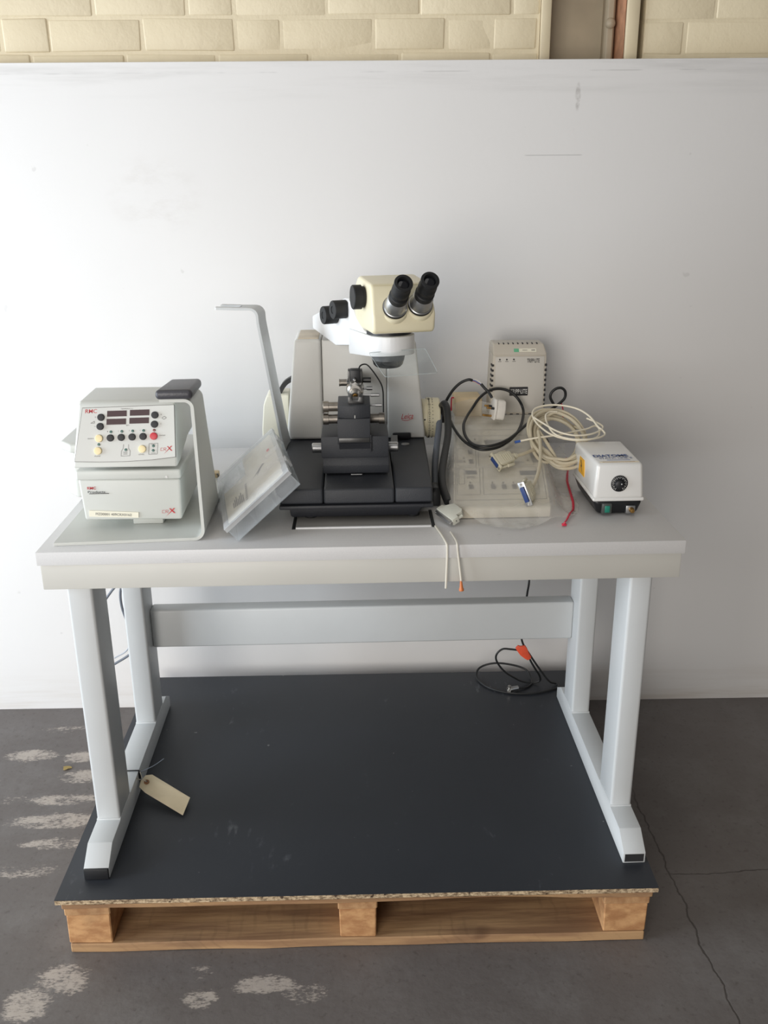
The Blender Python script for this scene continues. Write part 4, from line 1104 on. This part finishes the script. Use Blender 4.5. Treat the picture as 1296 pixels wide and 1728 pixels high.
def dconn(name, c, mate, side, w, par, n_up, scale=1.0):
    mate = Vector(mate).normalized(); side = Vector(side); side = (side - mate * side.dot(mate)).normalized(); up = side.cross(mate)
    if up.z < 0: side = -side; up = side.cross(mate)
    m = (Matrix((side, mate, up)).transposed() * scale).to_4x4(); m.translation = c
    h = w / 2
    s = add('connector_shell', move(prism([(-h * .62, -.030), (h * .62, -.030), (h * .72, -.004), (h * .72, .004), (-h * .72, .004), (-h * .72, -.004)], 'z', -.0075, .0075, .002), m), MT['conn'], par)
    add('flange', move(box(-h, h, .004, .0075, -.0068, .0068, .0006), m), MT['conn' if n_up else 'satin'], s)
    add('plug_face', move(box(-h * .62, h * .62, .0075, .0095 if n_up else .0125, -.0042, .0042, .0008), m), MT['conn_blue'], s)
    for q in (-1, 1):
        add('thumb_screw', move(lathe((q * h * .84, -.026, 0), (0, 1, 0), [(0, .0026), (.001, .0033), (.014, .0033), (.015, .0022), (.030, .0022)], 14), m), MT['conn'], s)
        add('jack_screw', move(cyl((q * h * .84, .007, 0), (q * h * .84, .0095, 0), .0022, 0, 12), m), MT['chrome'], s)
    add('strain_relief', move(lathe((0, -.029, 0), (0, -1, 0), [(0, .0066), (.003, .0066), (.0032, .0054), (.0055, .0054), (.0057, .0064), (.0085, .0062), (.0087, .0052), (.013, .0048)], 18), m), MT['conn'], s)
    rb = bmesh.new()
    for k in range(5): merge(rb, box(-h * .45, h * .45, -.024 + k * .0042, -.0225 + k * .0042, .0072, .0081))
    add('grip_rib', move(rb, m), MT['conn'], s)
dconn('a', Vector((.2965, .290, .7575)), (-.85, -.45, -.10), (.30, -.75, -.55), .036, sc, True, 1.2)
dconn('b', Vector((.333, .146, .7315)), (-.45, -.89, -.04), (.35, -.20, -.91), .050, sc, False, 1.05)

wc = thing('thin_lead', 'thin ivory lead looped over the cream coil with blue tip', 'cable', (.45, .37, .80))
thin = [(.354,.358,.7835),(.391,.352,.792),(.439,.358,.796),(.474,.368,.800),(.509,.381,.803),(.531,.396,.806),(.538,.385,.801),(.526,.347,.794),(.492,.330,.790),(.453,.333,.793),(.422,.349,.800),(.401,.376,.812),(.392,.404,.823),(.393,.426,.832),(.405,.442,.839),(.434,.451,.843),(.468,.448,.842),(.500,.435,.836),(.522,.409,.824),(.532,.377,.810),(.542,.363,.802),(.542,.350,.797),(.523,.332,.795),(.490,.320,.795),(.456,.325,.796),(.429,.345,.802),(.419,.378,.815),(.420,.409,.828),(.432,.425,.833),(.450,.430,.832)]
add('sheath', tube(thin, .0021, 8, 5), MT['cable_white'], wc)
add('sheath', tube([(.392,.402,.826),(.410,.375,.818),(.437,.350,.806),(.470,.338,.800),(.505,.343,.800),(.533,.362,.803),(.545,.380,.807),(.538,.398,.812),(.515,.412,.820)], .0021, 8, 5), MT['cable_white'], wc)
add('blue_tip', tube([(.343,.356,.7815),(.349,.357,.7825),(.355,.358,.7835)], .0030, 10), MT['blue_wire'], wc, label='blue tip')

# thin tubes hanging over the front edge
ta = tag(add('silicone_tube', tube([(.144,.095,.6824),(.152,.045,.6824),(.156,.010,.6826),(.158,-.0035,.6795),(.1585,-.0045,.664),(.158,-.006,.640),(.1565,-.008,.593)], .0022, 10), MT['tube'], origin=(.155, 0, H)), 'plain milky thin tube hanging over the front edge of the bench', 'tube', None)
tb2 = thing('needle_tube', 'milky thin tube with orange needle hub hanging over the bench edge', 'tube', (.177, 0, H))
add('tube_wall', tube([(.171,.060,.6824),(.175,.030,.6826),(.1768,.008,.6828),(.1775,-.0035,.6795),(.179,-.0045,.664),(.182,-.006,.640),(.186,-.008,.606)], .0019, 10), MT['tube'], tb2)
add('needle_hub', lathe((.1855, -.008, .609), (.06, 0, -1), [(0, .0015), (.003, .0022), (.016, .0036), (.018, .0048), (.0215, .0048), (.022, .003)], 16), MT['orange_tip'], tb2, label='orange needle hub')

# ------------------------------------------------------------------ cables and bits below the bench
gl = [(-.705,.665,.265),(-.672,.660,.308),(-.648,.655,.333),(-.640,.655,.345),(-.652,.655,.300),(-.652,.655,.255),(-.640,.655,.205),(-.627,.655,.165),(-.628,.655,.138),(-.648,.655,.112),(-.690,.655,.085)]
bc_ = thing('grey_cable', 'dark grey and pale cables hanging between the left bench legs', 'cable', (-.645, .655, .59))
up_ = [(-.640, .655, .345), (-.635, .655, .45), (-.630, .655, ZA - .004)]
add('sheath', tube(gl, .0034, 10), MT['cable_grey'], bc_)
add('sheath', tube(up_, .0034, 10), MT['cable_grey'], bc_)
add('sheath', tube([(-.634,.662,.60-.004),(-.634,.662,.42),(-.634,.662,.345),(-.628,.662,.29),(-.632,.662,.22),(-.636,.662,.16),(-.655,.662,.122),(-.69,.662,.10)], .0020, 8), MT['cable_pale'], bc_, label='pale thin cable')

kc = thing('coaxial_lead', 'thin black coaxial lead coiled on the black board under the bench', 'cable', (.42, .63, 0))
r_ = .0028
pth = [(.442,.62,ZA-.003),(.4395,.61,.44),(.4395,.602,.34),(.4355,.600,.30),(.429,.600,.23),(.425,.600,.175),(.432,.601,.145),(.450,.604,.115),(.470,.610,.082),(.492,.618,.048),(.514,.622,.018),(.535,.634,.004),(.538,.617,.0034),(.515,.602,.0034),(.46,.586,.0034),(.40,.590,.0034),(.345,.620,.0034),(.318,.672,.006),(.328,.700,.022),(.370,.704,.034),(.42,.700,.03),(.458,.690,.020),(.470,.672,.006),(.468,.640,.0034),(.448,.618,.0034),(.425,.610,.006)]
add('sheath', tube(pth, r_, 10, 6), MT['cable_black'], kc)
lp = [(.432,.603,.125),(.418,.604,.128),(.398,.606,.130),(.377,.608,.130),(.362,.610,.115),(.361,.613,.095),(.375,.618,.068),(.395,.624,.045),(.415,.632,.028),(.44,.640,.010),(.47,.642,.0036),(.490,.638,.012),(.486,.628,.034),(.472,.616,.060),(.455,.608,.092),(.444,.604,.118)]
add('sheath', tube(lp, r_, 10, 6), MT['cable_black'], kc)
fl = bmesh.new()
tpv = [(.410, .138), (.416, .146), (.424, .144), (.434, .146), (.441, .138), (.449, .116), (.452, .104), (.444, .101), (.436, .106), (.424, .116), (.413, .132)]
fm = prism(tpv, 'y', .594, .6005, .0015)
for v in fm.verts: v.co.y += noise.noise(v.co * 90) * .003
add('orange_tape', fm, MT['tape'], kc, label='orange tape flag around the lead')
add('orange_tape', prism([(.428, .140), (.438, .142), (.455, .108), (.448, .102), (.442, .120)], 'y', .597, .606, .0015), MT['tape'], kc)
pl_ = add('plug_body', cyl((.4245, .609, .0085), (.4055, .603, .0085), .0062, .001), MT['satin'], kc)
add('coupling', cyl((.4055, .603, .0085), (.394, .599, .0085), .0078, .0012), MT['chrome'], pl_)
add('coupling', cyl((.3985, .600, .001), (.3985, .600, .021), .0042, .0006), MT['chrome'], pl_)
add('side_port', cyl((.396, .590, .0085), (.399, .600, .0085), .0055, .0008), MT['chrome'], pl_)

# cable tie and paper tag on the left foot rail
ct = thing('cable_tie', 'thin black cable tie strapped around the left foot rail', 'cable tie', (-.553, .199, HF))
add('strap', tube([(-.5795,.199,.005),(-.5797,.199,.03),(-.5795,.199,HF-.001),(-.577,.199,HF+.0015),(-.55,.199,HF+.0015),(-.530,.199,HF+.0015),(-.5268,.199,HF-.001),(-.5265,.199,.03),(-.5265,.199,.005)], .0014, 8, 3), MT['rubber'], ct)
add('tail', tube([(-.5262,.199,HF-.004),(-.512,.202,HF+.001),(-.492,.209,HF+.008),(-.472,.219,HF+.018)], .0009, 6), MT['cable_grey'], ct)
add('tie_head', box(-.5285, -.5235, .195, .203, HF - .018, HF - .002, .0008), MT['rubber'], ct)
tg = thing('paper_tag', 'blank manila paper tag with reinforced hole hanging from the left foot rail', 'tag', (-.46, .15, .02))
tq = [Vector(p) for p in ((-.5225, .186, .034), (-.514, .203, .038), (-.500, .208, .036), (-.4045, .150, .0125), (-.4125, .098, .0045), (-.5055, .155, .025), (-.5215, .168, .031))]
nn = (tq[3] - tq[0]).cross(tq[5] - tq[0]).normalized(); nn = nn if nn.z > 0 else -nn
bm = bmesh.new(); A = [bm.verts.new(p) for p in tq]; B = [bm.verts.new(p + nn * .0008) for p in tq]
bm.faces.new(A); bm.faces.new(B[::-1])
for i in range(len(tq)): bm.faces.new((A[i], A[(i + 1) % len(tq)], B[(i + 1) % len(tq)], B[i]))
add('card', bm, MT['manila'], tg, smooth=0)
hc_ = Vector((-.508, .183, .0335))
ey = add('eyelet', lathe(hc_, nn, [(0, .006), (.0026, .006), (.0032, .0055), (.0032, .0022)], 24), MT['eyelet'], tg)
add('hole', lathe(hc_ + nn * .0028, nn, [(0, .0022), (.0006, .0022)], 16), MT['ink_black'], ey)
add('string', tube([hc_ + nn * .003, (-.5175, .186, .043), (-.5235, .196, .052), (-.5255, .201, .048)], .0007, 6), MT['string'], tg)
add('string', tube([hc_ + nn * .003, (-.518, .18, .042), (-.524, .178, .046), (-.5275, .176, .050)], .0007, 6), MT['string'], tg)

# dead leaf on the floor at left
bm = bmesh.new(); ctr = bm.verts.new((-.803, .500, FZ + .004)); ring = []
for k in range(14):
    a = 2 * math.pi * k / 14; rr = .011 * (1 + .25 * math.sin(3 * a + 1))
    ring.append(bm.verts.new((-.803 + rr * math.cos(a), .500 + rr * .8 * math.sin(a), FZ + .0012 + .003 * abs(math.sin(a * 1.5)))))
for k in range(14): bm.faces.new((ctr, ring[k], ring[(k + 1) % 14]))
bmesh.ops.solidify(bm, geom=bm.faces[:], thickness=.0006)
tag(add('dead_leaf', bm, MT['leaf'], origin=(-.803, .5, FZ)), 'small dry yellow leaf on the concrete left of the bench', 'leaf')
